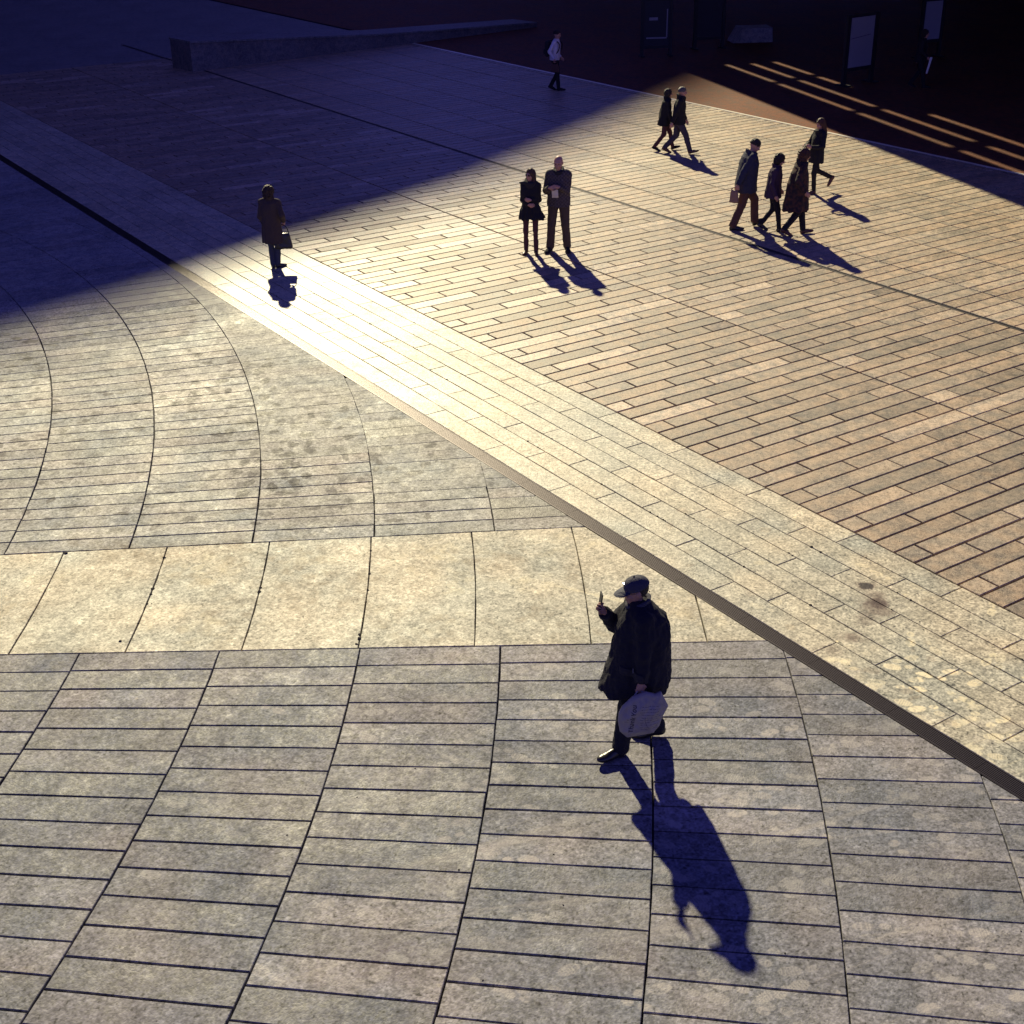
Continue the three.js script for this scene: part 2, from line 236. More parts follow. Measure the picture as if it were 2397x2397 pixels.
// ---------------------------------------------------------------- ring paving on the left, centred far to the left, with its band of pale slabs
const GRATE0 = 8.495, GRATE1 = 8.685;
const RING_R0 = 24.55, RING_STEP = 1.405;
{
  const r = rng(5), field = structure('ring_paving'), lower = structure('lower_ring_paving'), band = structure('pale_slab_band');
  const arcX = (R, cz, z) => { const d = z - cz; return -27.5 + Math.sqrt(Math.max(0.01, R * R - d * d)); };
  const bandTop = (x) => -13.68 - (x + 5.44) * 0.0696, bandBot = (x) => -11.53 - (x + 4.78) * 0.004;
  const cutGrate = (p) => clipHalf(p, DV[0], DV[1], GRATE0 - 0.004);
  // upper rings: rows start at the band and run away from it
  const up = [], cU = -12.2;
  for (let c = -9; c < 5; c++) {
    const Ra = RING_R0 + RING_STEP * c, Rb = Ra + RING_STEP; if (Ra < 6) continue;
    let za0 = -13.85, zb0 = -13.9; for (let i = 0; i < 5; i++) { za0 = bandTop(arcX(Ra, cU, za0)); zb0 = bandTop(arcX(Rb, cU, zb0)); }
    for (let k = 0; k < 110; k++) {
      const zL0 = za0 - k * 0.2855, zL1 = zL0 - 0.2855, zR0 = zb0 - k * 0.300, zR1 = zR0 - 0.300;
      if (Math.abs(zL1 - cU) > Ra * 0.95 || Math.abs(zR1 - cU) > Rb * 0.95) break;
      let p = [[arcX(Ra, cU, zL0), zL0], [arcX(Rb, cU, zR0), zR0], [arcX(Rb, cU, (zR0 + zR1) / 2), (zR0 + zR1) / 2], [arcX(Rb, cU, zR1), zR1], [arcX(Ra, cU, zL1), zL1], [arcX(Ra, cU, (zL0 + zL1) / 2), (zL0 + zL1) / 2]];
      const mx = (p[0][0] + p[1][0]) / 2, mz = (zL0 + zR0) / 2; if (!seen(mx, mz)) continue;
      p = cutGrate(p); if (p.length < 3) continue;
      const vm = xz2uv(mx, mz)[1], faint = c >= 2, plain = c >= 0 && vm > 6.7 + (c === 1 ? -0.5 : 0) && mz < -15;
      const geo = stoneGeo(p, { joint: plain ? 0.004 : faint ? 0.008 : 0.016, bevel: plain ? 0.002 : 0.004, r, tilt: 0.0016 }); if (!geo) continue;
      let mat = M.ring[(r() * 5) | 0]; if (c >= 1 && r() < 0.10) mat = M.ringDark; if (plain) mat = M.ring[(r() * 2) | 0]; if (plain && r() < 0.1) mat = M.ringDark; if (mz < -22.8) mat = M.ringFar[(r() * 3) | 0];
      up.push({ geo, mat, show: Math.abs(polyArea(p)) / Math.pow(eyeDist2(mx, mz), 1.5) });
    }
  }
  laySet(field, 'paving_stone', up, stone(rgb(1, 1, 1), 0.80, graniteMap, 0.0014, { vertexColors: true }));
  // pale slabs
  const cB = -11.95, sl = [];
  for (let c = -5; c < 7; c++) {
    const Ra = 24.77 + 1.168 * c, Rb = Ra + 1.168, A = [], B = [];
    let ta = -13.9, tb = -13.9, ba = -11.5, bb = -11.5; for (let i = 0; i < 5; i++) { ta = bandTop(arcX(Ra, cB, ta)); tb = bandTop(arcX(Rb, cB, tb)); ba = bandBot(arcX(Ra, cB, ba)); bb = bandBot(arcX(Rb, cB, bb)); }
    for (let i = 0; i <= 6; i++) { const za = lerp(ta, ba, i / 6), zb = lerp(tb, bb, i / 6); A.push([arcX(Ra, cB, za), za]); B.push([arcX(Rb, cB, zb), zb]); }
    let p = [...A, ...B.reverse()]; const mx = (A[3][0] + B[3][0]) / 2; if (!seen(mx, -12.7)) continue; p = cutGrate(p); if (p.length < 3) continue;
    const geo = stoneGeo(p, { joint: 0.012, bevel: 0.004, r, tilt: 0.0008 }); if (geo) sl.push({ geo, mat: M.slab[(r() * 3) | 0], show: 1 / eyeDist2(mx, -12.7) });
  }
  laySet(band, 'pale_slab', sl, M.slab[0]);
  // lower rings
  const lo = [], cL = -11.7;
  for (let c = -4; c < 8; c++) {
    const Ra = RING_R0 + RING_STEP * c, Rb = Ra + RING_STEP;
    let za0 = -11.53, zb0 = -11.53; for (let i = 0; i < 3; i++) { za0 = bandBot(arcX(Ra, cL, za0)); zb0 = bandBot(arcX(Rb, cL, zb0)); }
    for (let k = 0; k < 20; k++) {
      const zL0 = za0 + k * 0.3165, zL1 = zL0 + 0.3165, zR0 = zb0 + k * 0.3315, zR1 = zR0 + 0.3315;
      let p = [[arcX(Ra, cL, zL0), zL0], [arcX(Ra, cL, (zL0 + zL1) / 2), (zL0 + zL1) / 2], [arcX(Ra, cL, zL1), zL1], [arcX(Rb, cL, zR1), zR1], [arcX(Rb, cL, (zR0 + zR1) / 2), (zR0 + zR1) / 2], [arcX(Rb, cL, zR0), zR0]];
      const mx = (p[0][0] + p[5][0]) / 2, mz = (zL0 + zR1) / 2; if (!seen(mx, mz, 1.3)) continue;
      p = cutGrate(p); if (p.length < 3) continue;
      const geo = stoneGeo(p, { joint: c >= 4 ? 0.010 : 0.0145, bevel: 0.005, r, tilt: 0.0014 }); if (!geo) continue;
      lo.push({ geo, mat: M.low[(r() * 5) | 0], show: Math.abs(polyArea(p)) / Math.pow(eyeDist2(mx, mz), 1.5) });
    }
  }
  laySet(lower, 'paving_stone', lo, M.low[2]);
}

// ---------------------------------------------------------------- the pale strip, seven courses of long slabs
{
  const r = rng(21), f = structure('pale_strip_paving'), list = [];
  const courses = [[8.69, 9.03, 12.34], [9.03, 9.34, 11.83], [9.34, 9.65, 12.82], [9.65, 9.96, 12.34], [9.96, 10.27, 13.32], [10.27, 10.58, 12.82], [10.58, 10.925, 12.35]];
  courses.forEach(([v0, v1, u0], ci) => {
    for (let k = -6; k < 28; k++) {
      const a = u0 + k * 1.503, b = a + 1.503, m = uv2xz((a + b) / 2, (v0 + v1) / 2); if (!seen(...m)) continue;
      const p = [uv2xz(a, v0), uv2xz(b, v0), uv2xz(b, v1), uv2xz(a, v1)];
      const geo = stoneGeo(p, { joint: ci < 1 ? 0.007 : 0.011, bevel: 0.004, r, tilt: 0.0013, wob: 0.0032 }); if (!geo) continue;
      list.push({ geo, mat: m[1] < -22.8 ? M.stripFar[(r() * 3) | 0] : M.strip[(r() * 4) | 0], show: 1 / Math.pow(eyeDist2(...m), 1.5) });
    }
  });
  laySet(f, 'strip_slab', list, M.strip[1]);
}

// ---------------------------------------------------------------- brick-shaped long stones on the right: a staggered field, then a stacked field beyond the slot drain
{
  const r = rng(33), cache = {}, TURN = -PHI;
  function brickGeo(L, jt) {
    const key = Math.round(L * 1000) + (jt > 0.026 ? 'w' : ''); const set = cache[key] ??= [];
    if (set.length < 7) { const h = 0.149; const g = stoneGeo([[-L / 2, -h], [L / 2, -h], [L / 2, h], [-L / 2, h]], { joint: jt, bevel: 0.006, r, tilt: 0, lift: 0, wob: 0.0022, uvo: [r() * 3, r() * 3] }); if (g) set.push(g); return g; }
    return set[(r() * set.length) | 0];
  }
  const add = (list, u, v0, v1, near) => {
    if (v1 - v0 < 0.05) return; const m = uv2xz(u, (v0 + v1) / 2); if (!seen(...m)) return; const geo = brickGeo(v1 - v0, near ? 0.024 : 0.029); if (!geo) return;
    const q = r(), mat = (near ? M.brickNear : M.brick)[q < 0.13 ? 0 : q < 0.34 ? 1 : q < 0.58 ? 2 : q < 0.78 ? 3 : q < 0.91 ? 4 : 5];
    list.push({ geo, mat, pos: [m[0], (r() - 0.5) * 0.003, m[1]], turn: TURN, show: (v1 - v0) / Math.pow(eyeDist2(...m), 1.5) });
  };
  const f1 = structure('staggered_paving'), l1 = [], f2 = structure('stacked_paving'), l2 = [];
  for (let k = -26; k < 120; k++) {
    const u = 14.9 + k * 0.2975, ph = ((k % 3) + 3) % 3;                          // row centre
    const base = ph === 0 ? 11.26 : ph === 1 ? 12.27 : 11.765;
    let cuts = []; for (let i = -3; i < 8; i++) cuts.push(base + i * 1.5155);
    for (const [a, b] of [[10.93, 14.80], [14.81, 18.27]]) { let s = a; for (const c of cuts) if (c > s + 0.06 && c < b - 0.06) { add(l1, u, s, c, true); s = c; } add(l1, u, s, b, true); }
    const st = [18.37, 19.42, 20.95, 22.48, 24.0, 25.53, 27.06, 27.33]; for (let i = 0; i < 7; i++) add(l2, u, st[i] + (i === 0 ? 0 : 0.004), st[i + 1]);
  }
  laySet(f1, 'paving_stone', l1, M.brickMass); laySet(f2, 'paving_stone', l2, M.brickMass);
}
{
  const g = new THREE.PlaneGeometry(70, 90); g.rotateX(-Math.PI / 2); const u = g.attributes.uv; for (let i = 0; i < u.count; i++) u.setXY(i, u.getX(i) * 70, u.getY(i) * 90);
  const o = shadowed(new THREE.Mesh(g, stone(rgb(0.30, 0.29, 0.28), 0.75, graniteMap))); o.name = 'far_pavement'; o.userData = { kind: 'structure' }; const c = uv2xz(28 + 45, 8.48 - 35); o.position.set(c[0], -0.02, c[1]); o.rotation.y = -PHI; scene.add(o);
  const g2 = new THREE.PlaneGeometry(18.6, 80); g2.rotateX(-Math.PI / 2); const u2 = g2.attributes.uv; for (let i = 0; i < u2.count; i++) u2.setXY(i, u2.getX(i) * 18.6, u2.getY(i) * 80);
  const o2 = shadowed(new THREE.Mesh(g2, o.material)); o2.name = 'distant_pavement'; o2.userData = { kind: 'structure' }; const c2 = uv2xz(45 + 40, 8.7 + 9.3); o2.position.set(c2[0], -0.02, c2[1]); o2.rotation.y = -PHI; scene.add(o2);
}
// far pavement of fine reddish granite beyond the bright metal line
{
  const g = new THREE.PlaneGeometry(60, 110, 1, 1); g.rotateX(-Math.PI / 2); const u = g.attributes.uv; for (let i = 0; i < u.count; i++) u.setXY(i, u.getX(i) * 60, u.getY(i) * 110);
  const o = shadowed(new THREE.Mesh(g, M.red)); o.name = 'pavement'; o.userData = { kind: 'structure' }; const c = uv2xz(20, 27.43 + 30); o.position.set(c[0], -0.002, c[1]); o.rotation.y = -PHI; scene.add(o);
}
// ---------------------------------------------------------------- steel gratings
function bars(list) { const gs = list.map(([x, y, z, w, h, d]) => { const g = new THREE.BoxGeometry(w, h, d); g.translate(x, y, z); return g; }); return mergeGeometries(gs); }
{
  const gp = thing('drain_grating', 'wide steel drain grating along the near edge of the pale strip', 'grating', [0, 0, 0], -PHI);
  const w = GRATE1 - GRATE0, b = []; const L = 1.0;
  b.push([-w / 2 + 0.005, -0.012, 0, 0.008, 0.022, L], [w / 2 - 0.006, -0.012, 0, 0.008, 0.022, L]);
  for (let i = 0; i < 8; i++) b.push([-w / 2 + 0.023 + i * (w - 0.046) / 7, -0.014, 0, 0.011, 0.020, L]);
  for (let i = 0; i < 14; i++) b.push([0, -0.019, -L / 2 + (i + 0.5) / 14 * L, w - 0.014, 0.012, 0.006]);
  const geo = bars(b);
  for (let k = 0; k < 56; k++) { const u = 3.2 + k * 1.003; const p = uv2xz(u, (GRATE0 + GRATE1) / 2); if (!seen(...p)) continue; const o = part('grate_section', geo, M.steel, gp); o.position.set((GRATE0 + GRATE1) / 2, 0, -u); }
  const g2 = thing('slot_drain', 'narrow dark slot drain crossing the field of long stones', 'drain', [0, 0, 0], -PHI);
  const geo2 = bars([[-0.040, -0.012, 0, 0.012, 0.022, 2], [0.040, -0.012, 0, 0.012, 0.022, 2], [-0.013, -0.016, 0, 0.008, 0.014, 2], [0.013, -0.016, 0, 0.008, 0.014, 2]]);
  for (let k = 0; k < 24; k++) { const u = 8 + k * 2.004; const p = uv2xz(u, 18.32); if (!seen(...p)) continue; const o = part('drain_section', geo2, M.steelDark, g2); o.position.set(18.32, 0, -u); }
  const g3 = thing('metal_edge_strip', 'bright polished metal strip between the stones and the reddish pavement', 'metal strip', [0, 0, 0], -PHI);
  const geo3 = bars([[0, -0.012, 0, 0.10, 0.030, 2.5]]);
  for (let k = 0; k < 16; k++) { const u = 14 + k * 2.503; const o = part('strip_section', geo3, M.steelBright, g3); o.position.set(27.385, 0, -u); }
}
// ---------------------------------------------------------------- figures: signed distance fields meshed with surface nets
const V3 = (x, y, z) => [x, y, z], add3 = (a, b) => [a[0] + b[0], a[1] + b[1], a[2] + b[2]], sub3 = (a, b) => [a[0] - b[0], a[1] - b[1], a[2] - b[2]], mul3 = (a, k) => [a[0] * k, a[1] * k, a[2] * k], len3 = (a) => Math.hypot(a[0], a[1], a[2]), nrm3 = (a) => { const l = len3(a) || 1; return [a[0] / l, a[1] / l, a[2] / l]; }, dot3 = (a, b) => a[0] * b[0] + a[1] * b[1] + a[2] * b[2], crs3 = (a, b) => [a[1] * b[2] - a[2] * b[1], a[2] * b[0] - a[0] * b[2], a[0] * b[1] - a[1] * b[0]], mix3 = (a, b, t) => [lerp(a[0], b[0], t), lerp(a[1], b[1], t), lerp(a[2], b[2], t)];
const smin = (a, b, k) => { const h = Math.max(k - Math.abs(a - b), 0) / k; return Math.min(a, b) - h * h * k * 0.25; };
const smax = (a, b, k) => -smin(-a, -b, k);
function cap(a, b, ra, rb) { const dx = b[0] - a[0], dy = b[1] - a[1], dz = b[2] - a[2], l2 = dx * dx + dy * dy + dz * dz || 1e-9; return (x, y, z) => { const px = x - a[0], py = y - a[1], pz = z - a[2]; let t = (px * dx + py * dy + pz * dz) / l2; t = t < 0 ? 0 : t > 1 ? 1 : t; const qx = px - dx * t, qy = py - dy * t, qz = pz - dz * t; return Math.sqrt(qx * qx + qy * qy + qz * qz) - (ra + (rb - ra) * t); }; }
function ell(c, r) { const m = Math.min(...r); return (x, y, z) => { const px = (x - c[0]) / r[0], py = (y - c[1]) / r[1], pz = (z - c[2]) / r[2]; const k0 = Math.sqrt(px * px + py * py + pz * pz), gx = px / r[0], gy = py / r[1], gz = pz / r[2], k1 = Math.sqrt(gx * gx + gy * gy + gz * gz); return k1 < 1e-6 ? -m : k0 * (k0 - 1) / k1; }; }
const uni = (fs, k = 0.03) => (x, y, z) => { let d = fs[0](x, y, z); for (let i = 1; i < fs.length; i++) d = smin(d, fs[i](x, y, z), k); return d; };
function framed(f, o, X, Y, Z) { return (x, y, z) => { const px = x - o[0], py = y - o[1], pz = z - o[2]; return f(px * X[0] + py * X[1] + pz * X[2], px * Y[0] + py * Y[1] + pz * Y[2], px * Z[0] + py * Z[1] + pz * Z[2]); }; }
// upright stack of ellipses [y, half width, half depth, centre z, centre x]
function stack(S, round = 0.02) {
  S = S.slice().sort((a, b) => a[0] - b[0]); const n = S.length, y0 = S[0][0], y1 = S[n - 1][0];
  return (x, y, z) => {
    const yy = y < y0 ? y0 : y > y1 ? y1 : y; let i = 0; while (i < n - 2 && yy > S[i + 1][0]) i++;
    const A = S[i], B = S[i + 1]; let t = (yy - A[0]) / (B[0] - A[0]); t = t * t * (3 - 2 * t) * 0.5 + t * 0.5;
    const a = A[1] + (B[1] - A[1]) * t, b = A[2] + (B[2] - A[2]) * t, cz = A[3] + (B[3] - A[3]) * t, cx = A[4] + (B[4] - A[4]) * t;
    const px = (x - cx) / a, pz = (z - cz) / b, k0 = Math.sqrt(px * px + pz * pz), gx = px / a, gz = pz / b, k1 = Math.sqrt(gx * gx + gz * gz); const d = k1 < 1e-6 ? -Math.min(a, b) : k0 * (k0 - 1) / k1;
    return smax(d, Math.max(y0 - y, y - y1), round);
  };
}
function netMesh(f, lo, hi, cell, color) {
  const nx = Math.ceil((hi[0] - lo[0]) / cell) + 1, ny = Math.ceil((hi[1] - lo[1]) / cell) + 1, nz = Math.ceil((hi[2] - lo[2]) / cell) + 1, F = new Float32Array(nx * ny * nz);
  for (let k = 0, p = 0; k < nz; k++) for (let j = 0; j < ny; j++) for (let i = 0; i < nx; i++, p++) F[p] = f(lo[0] + i * cell, lo[1] + j * cell, lo[2] + k * cell);
  const id = new Int32Array(nx * ny * nz).fill(-1), P = [], at = (i, j, k) => i + nx * (j + ny * k);
  for (let k = 0; k < nz - 1; k++) for (let j = 0; j < ny - 1; j++) for (let i = 0; i < nx - 1; i++) {
    let m = 0, sx = 0, sy = 0, sz = 0, c = 0; const o = at(i, j, k);
    const v = [F[o], F[o + 1], F[o + nx], F[o + nx + 1], F[o + nx * ny], F[o + nx * ny + 1], F[o + nx * ny + nx], F[o + nx * ny + nx + 1]];
    for (let q = 0; q < 8; q++) if (v[q] < 0) m |= 1 << q;
    if (m === 0 || m === 255) continue;
    for (let q = 0; q < 8; q++) for (const b of [1, 2, 4]) { const w = q | b; if (w === q || ((m >> q) & 1) === ((m >> w) & 1)) continue; const t = v[q] / (v[q] - v[w]); sx += (q & 1) + (b === 1 ? t : 0); sy += ((q >> 1) & 1) + (b === 2 ? t : 0); sz += ((q >> 2) & 1) + (b === 4 ? t : 0); c++; }
    id[o] = P.length / 3; P.push(lo[0] + (i + sx / c) * cell, lo[1] + (j + sy / c) * cell, lo[2] + (k + sz / c) * cell);
  }
  const I = [], quad = (a, b, c, d, fl) => { if (a < 0 || b < 0 || c < 0 || d < 0) return; fl ? I.push(a, c, b, a, d, c) : I.push(a, b, c, a, c, d); };
  for (let k = 1; k < nz - 1; k++) for (let j = 1; j < ny - 1; j++) for (let i = 1; i < nx - 1; i++) {
    const o = at(i, j, k), s = F[o] < 0;
    if (s !== (F[o + 1] < 0)) quad(id[at(i, j - 1, k - 1)], id[at(i, j, k - 1)], id[at(i, j, k)], id[at(i, j - 1, k)], !s);
    if (s !== (F[o + nx] < 0)) quad(id[at(i - 1, j, k - 1)], id[at(i - 1, j, k)], id[at(i, j, k)], id[at(i, j, k - 1)], !s);
    if (s !== (F[o + nx * ny] < 0)) quad(id[at(i - 1, j - 1, k)], id[at(i, j - 1, k)], id[at(i, j, k)], id[at(i - 1, j, k)], !s);
  }
  const n = P.length / 3, N = new Float32Array(n * 3), U = new Float32Array(n * 2), e = cell * 0.6;
  for (let i = 0; i < n; i++) {
    const x = P[i * 3], y = P[i * 3 + 1], z = P[i * 3 + 2]; let gx = f(x + e, y, z) - f(x - e, y, z), gy = f(x, y + e, z) - f(x, y - e, z), gz = f(x, y, z + e) - f(x, y, z - e); const l = Math.hypot(gx, gy, gz) || 1;
    N[i * 3] = gx / l; N[i * 3 + 1] = gy / l; N[i * 3 + 2] = gz / l; U[i * 2] = x + z * 0.8; U[i * 2 + 1] = y;
  }
  const g = new THREE.BufferGeometry(); g.setAttribute('position', new THREE.Float32BufferAttribute(P, 3)); g.setAttribute('normal', new THREE.BufferAttribute(N, 3)); g.setAttribute('uv', new THREE.BufferAttribute(U, 2)); g.setIndex(I);
  if (color) { const C = new Float32Array(n * 3); for (let i = 0; i < n; i++) { const c = color(P[i * 3], P[i * 3 + 1], P[i * 3 + 2], N[i * 3 + 1]); C[i * 3] = c[0]; C[i * 3 + 1] = c[1]; C[i * 3 + 2] = c[2]; } g.setAttribute('color', new THREE.BufferAttribute(C, 3)); }
  return g;
}
function boxOf(pts, pad) { const lo = [1e9, 1e9, 1e9], hi = [-1e9, -1e9, -1e9]; for (const [p, r] of pts) for (let i = 0; i < 3; i++) { lo[i] = Math.min(lo[i], p[i] - r - pad); hi[i] = Math.max(hi[i], p[i] + r + pad); } return [lo, hi]; }
function ik(a, b, l1, l2, hint) { const d = sub3(b, a); let L = len3(d); const mx = (l1 + l2) * 0.999; let n = nrm3(d); if (L > mx) L = mx; const x = (l1 * l1 - l2 * l2 + L * L) / (2 * L), h = Math.sqrt(Math.max(0, l1 * l1 - x * x)); let q = sub3(hint, mul3(n, dot3(hint, n))); q = nrm3(q); return add3(add3(a, mul3(n, x)), mul3(q, h)); }
const fabricBump = dataTex(256, (() => { const r = rng(9), a = tileNoise(256, 128, r), b = tileNoise(256, 24, r); return (i) => { const s = 0.5 + 0.6 * (a[i] - 0.5) + 0.5 * (b[i] - 0.5); return [s, s, s]; }; })(), false, 0.35);
const cloth = (c, rough = 0.92, sheen = 0.06) => new THREE.MeshPhysicalMaterial({ color: c, roughness: rough, bumpMap: fabricBump, bumpScale: 0.004, sheen, sheenRoughness: 0.6, sheenColor: new THREE.Color(c).lerp(rgb(0.5, 0.45, 0.4), 0.35) });
const skinMat = (k = 1) => new THREE.MeshPhysicalMaterial({ color: rgb(0.50 * k, 0.27 * k, 0.19 * k), roughness: 0.55 });
const hairMat = (c) => new THREE.MeshPhysicalMaterial({ color: c, roughness: 0.55, bumpMap: fabricBump, bumpScale: 0.012 });
const MAT = {
  navy: cloth(rgb(0.0055, 0.0055, 0.014)), black: cloth(rgb(0.009, 0.009, 0.014)), charcoal: cloth(rgb(0.018, 0.017, 0.022)), brownCoat: cloth(rgb(0.055, 0.036, 0.034)), plaid: cloth(rgb(0.085, 0.068, 0.060)), olive: cloth(rgb(0.085, 0.060, 0.040)), rust: cloth(rgb(0.10, 0.048, 0.036)), plum: cloth(rgb(0.05, 0.026, 0.055)), denim: cloth(rgb(0.055, 0.045, 0.065)), wine: cloth(rgb(0.085, 0.030, 0.035)), slate: cloth(rgb(0.05, 0.055, 0.085)), pale: cloth(rgb(0.62, 0.60, 0.66)),
  leather: new THREE.MeshPhysicalMaterial({ color: rgb(0.016, 0.013, 0.014), roughness: 0.32, clearcoat: 0.25, clearcoatRoughness: 0.3 }), tan: new THREE.MeshPhysicalMaterial({ color: rgb(0.26, 0.15, 0.10), roughness: 0.5 }), bootBrown: new THREE.MeshPhysicalMaterial({ color: rgb(0.10, 0.035, 0.022), roughness: 0.45 }),
  grey: cloth(rgb(0.13, 0.13, 0.16)), lens: new THREE.MeshPhysicalMaterial({ color: rgb(0.006, 0.006, 0.008), roughness: 0.08 }), eye: new THREE.MeshPhysicalMaterial({ color: rgb(0.03, 0.02, 0.015), roughness: 0.2 }), gadget: new THREE.MeshPhysicalMaterial({ color: rgb(0.012, 0.012, 0.015), roughness: 0.5 }), paper: new THREE.MeshStandardMaterial({ color: rgb(0.75, 0.73, 0.7), roughness: 0.8 }), steelBit: new THREE.MeshPhysicalMaterial({ color: rgb(0.8, 0.78, 0.7), metalness: 1, roughness: 0.22 }),
};
const SKIN = skinMat(1), SKIN2 = skinMat(0.8), HAIRD = hairMat(rgb(0.020, 0.013, 0.011)), HAIRB = hairMat(rgb(0.075, 0.028, 0.016)), HAIRG = hairMat(rgb(0.12, 0.11, 0.105));

// a hand: palm, four bent fingers of unequal length and a thumb off the side; d = finger direction, n = palm normal (towards the palm side)
function handSDF(w, d, n, side, curl, s) {
  d = nrm3(d); n = nrm3(sub3(n, mul3(d, dot3(n, d)))); const t = mul3(crs3(d, n), side);      // t: towards the thumb
  const P = (a, b, c) => add3(add3(w, mul3(d, a * s)), add3(mul3(t, b * s), mul3(n, c * s)));
  const fs = [cap(P(0, 0, 0), P(0.045, 0, 0), 0.024 * s, 0.026 * s), cap(P(0.03, 0.018, 0), P(0.085, 0.026, 0), 0.017 * s, 0.014 * s), cap(P(0.03, -0.016, 0), P(0.08, -0.026, 0), 0.017 * s, 0.013 * s), cap(P(0.03, 0, 0), P(0.088, 0, 0), 0.018 * s, 0.014 * s)];
  const fin = [[0.028, 0.086, 0.068], [0.009, 0.092, 0.078], [-0.010, 0.089, 0.072], [-0.028, 0.080, 0.055]], out = uni(fs, 0.012 * s), fg = [];
  for (const [b, a, L] of fin) { let p = P(a, b, 0), ang = curl[0]; for (let k = 0; k < 3; k++) { const l = L * (k === 0 ? 0.46 : 0.28) * s, q = add3(p, add3(mul3(d, Math.cos(ang) * l), mul3(n, Math.sin(ang) * l))); fg.push(cap(p, q, (0.0092 - k * 0.001) * s, (0.0084 - k * 0.001) * s)); p = q; ang += curl[1]; } }
  const t0 = P(0.018, 0.022, 0.006), t1 = P(0.05, 0.05, 0.018), t2 = P(0.078, 0.046, 0.034); fg.push(cap(t0, t1, 0.012 * s, 0.0105 * s), cap(t1, t2, 0.0102 * s, 0.0085 * s));
  return (x, y, z) => { let q = 1e9; for (const f of fg) { const v = f(x, y, z); if (v < q) q = v; } return smin(out(x, y, z), q, 0.006 * s); };
}
function headSDF(s, o = {}) {              // local: +z face, origin at the middle of the head
  const a = [ell([0, 0.022, -0.012], [0.077, 0.096, 0.097]), ell([0, -0.035, 0.022], [0.062, 0.085, 0.074])], base = uni(a, 0.03);
  const chin = cap([0, -0.092, 0.060], [0, -0.098, 0.055], 0.026, 0.03), nose = cap([0, 0.012, 0.094], [0, -0.030, 0.112], 0.010, 0.015), brow = cap([-0.035, 0.030, 0.080], [0.035, 0.030, 0.080], 0.014, 0.014), lip = cap([-0.018, -0.063, 0.090], [0.018, -0.063, 0.090], 0.009, 0.009), cheek = uni([ell([0.038, -0.03, 0.066], [0.026, 0.026, 0.024]), ell([-0.038, -0.03, 0.066], [0.026, 0.026, 0.024])], 0.01), ear = uni([ell([0.077, -0.008, -0.008], [0.012, 0.032, 0.020]), ell([-0.077, -0.008, -0.008], [0.012, 0.032, 0.020])], 0.01), sock = uni([ell([0.031, 0.008, 0.098], [0.019, 0.012, 0.016]), ell([-0.031, 0.008, 0.098], [0.019, 0.012, 0.016])], 0.002), mouth = cap([-0.02, -0.0655, 0.101], [0.02, -0.0655, 0.101], 0.003, 0.003);
  return (x, y, z) => { x /= s; y /= s; z /= s; let d = smin(base(x, y, z), chin(x, y, z), 0.03); d = smin(d, nose(x, y, z), 0.012); d = smin(d, brow(x, y, z), 0.02); d = smin(d, lip(x, y, z), 0.012); d = smin(d, cheek(x, y, z), 0.02); d = smin(d, ear(x, y, z), 0.008); d = smax(d, -sock(x, y, z), 0.008); d = smax(d, -mouth(x, y, z), 0.004); return d * s; };
}
const cran = (k) => { const f = ell([0, 0.024, -0.014], [0.077 + k, 0.096 + k, 0.099 + k]); return f; };
function hairSDF(kind, s) {
  const N = (x, y, z, f, a) => perlin.noise(x * f + 7, y * f + 3, z * f) * a; let f;
  if (kind === 'short') { const c = cran(0.012), fc = ell([0, -0.045, 0.085], [0.085, 0.105, 0.075]), bk = ell([0, -0.07, 0.02], [0.2, 0.075, 0.2]); f = (x, y, z) => smax(smax(c(x, y, z) + N(x, y, z, 45, 0.006), -fc(x, y, z), 0.012), -bk(x, y, z), 0.02); }
  if (kind === 'fringe') { const c = cran(0.004), fc = ell([0, -0.01, 0.07], [0.12, 0.12, 0.11]), top = ell([0, 0.12, 0.02], [0.11, 0.075, 0.14]); f = (x, y, z) => smax(smax(c(x, y, z), -fc(x, y, z), 0.02), -top(x, y, z), 0.01); }
  if (kind === 'curly') { const c = ell([0, 0.012, -0.022], [0.118, 0.132, 0.122]), lo = ell([0, -0.09, -0.04], [0.112, 0.085, 0.09]), fc = ell([0, -0.05, 0.095], [0.068, 0.105, 0.075]); f = (x, y, z) => smax(smin(c(x, y, z), lo(x, y, z), 0.04) + N(x, y, z, 30, 0.022) + N(x, y, z, 70, 0.010), -fc(x, y, z), 0.012); }
  if (kind === 'bob') { const c = cran(0.020), lo = ell([0, -0.045, -0.035], [0.095, 0.095, 0.085]), fc = ell([0, -0.05, 0.092], [0.064, 0.10, 0.075]); f = (x, y, z) => smax(smin(c(x, y, z), lo(x, y, z), 0.03) + N(x, y, z, 38, 0.012), -fc(x, y, z), 0.012); }
  if (kind === 'long') { const c = cran(0.016), l1 = cap([0.075, 0, -0.01], [0.088, -0.22, 0.01], 0.034, 0.030), l2 = cap([-0.075, 0, -0.01], [-0.088, -0.22, 0.01], 0.034, 0.030), b = cap([0, -0.02, -0.06], [0, -0.24, -0.085], 0.075, 0.07), fc = ell([0, -0.05, 0.095], [0.064, 0.105, 0.075]); f = (x, y, z) => smax(smin(smin(c(x, y, z), smin(l1(x, y, z), l2(x, y, z), 0.02), 0.03), b(x, y, z), 0.04) + N(x * 2, y * 0.5, z * 2, 22, 0.010), -fc(x, y, z), 0.012); }
  return (x, y, z) => f(x / s, y / s, z / s) * s;
}
const people = {};
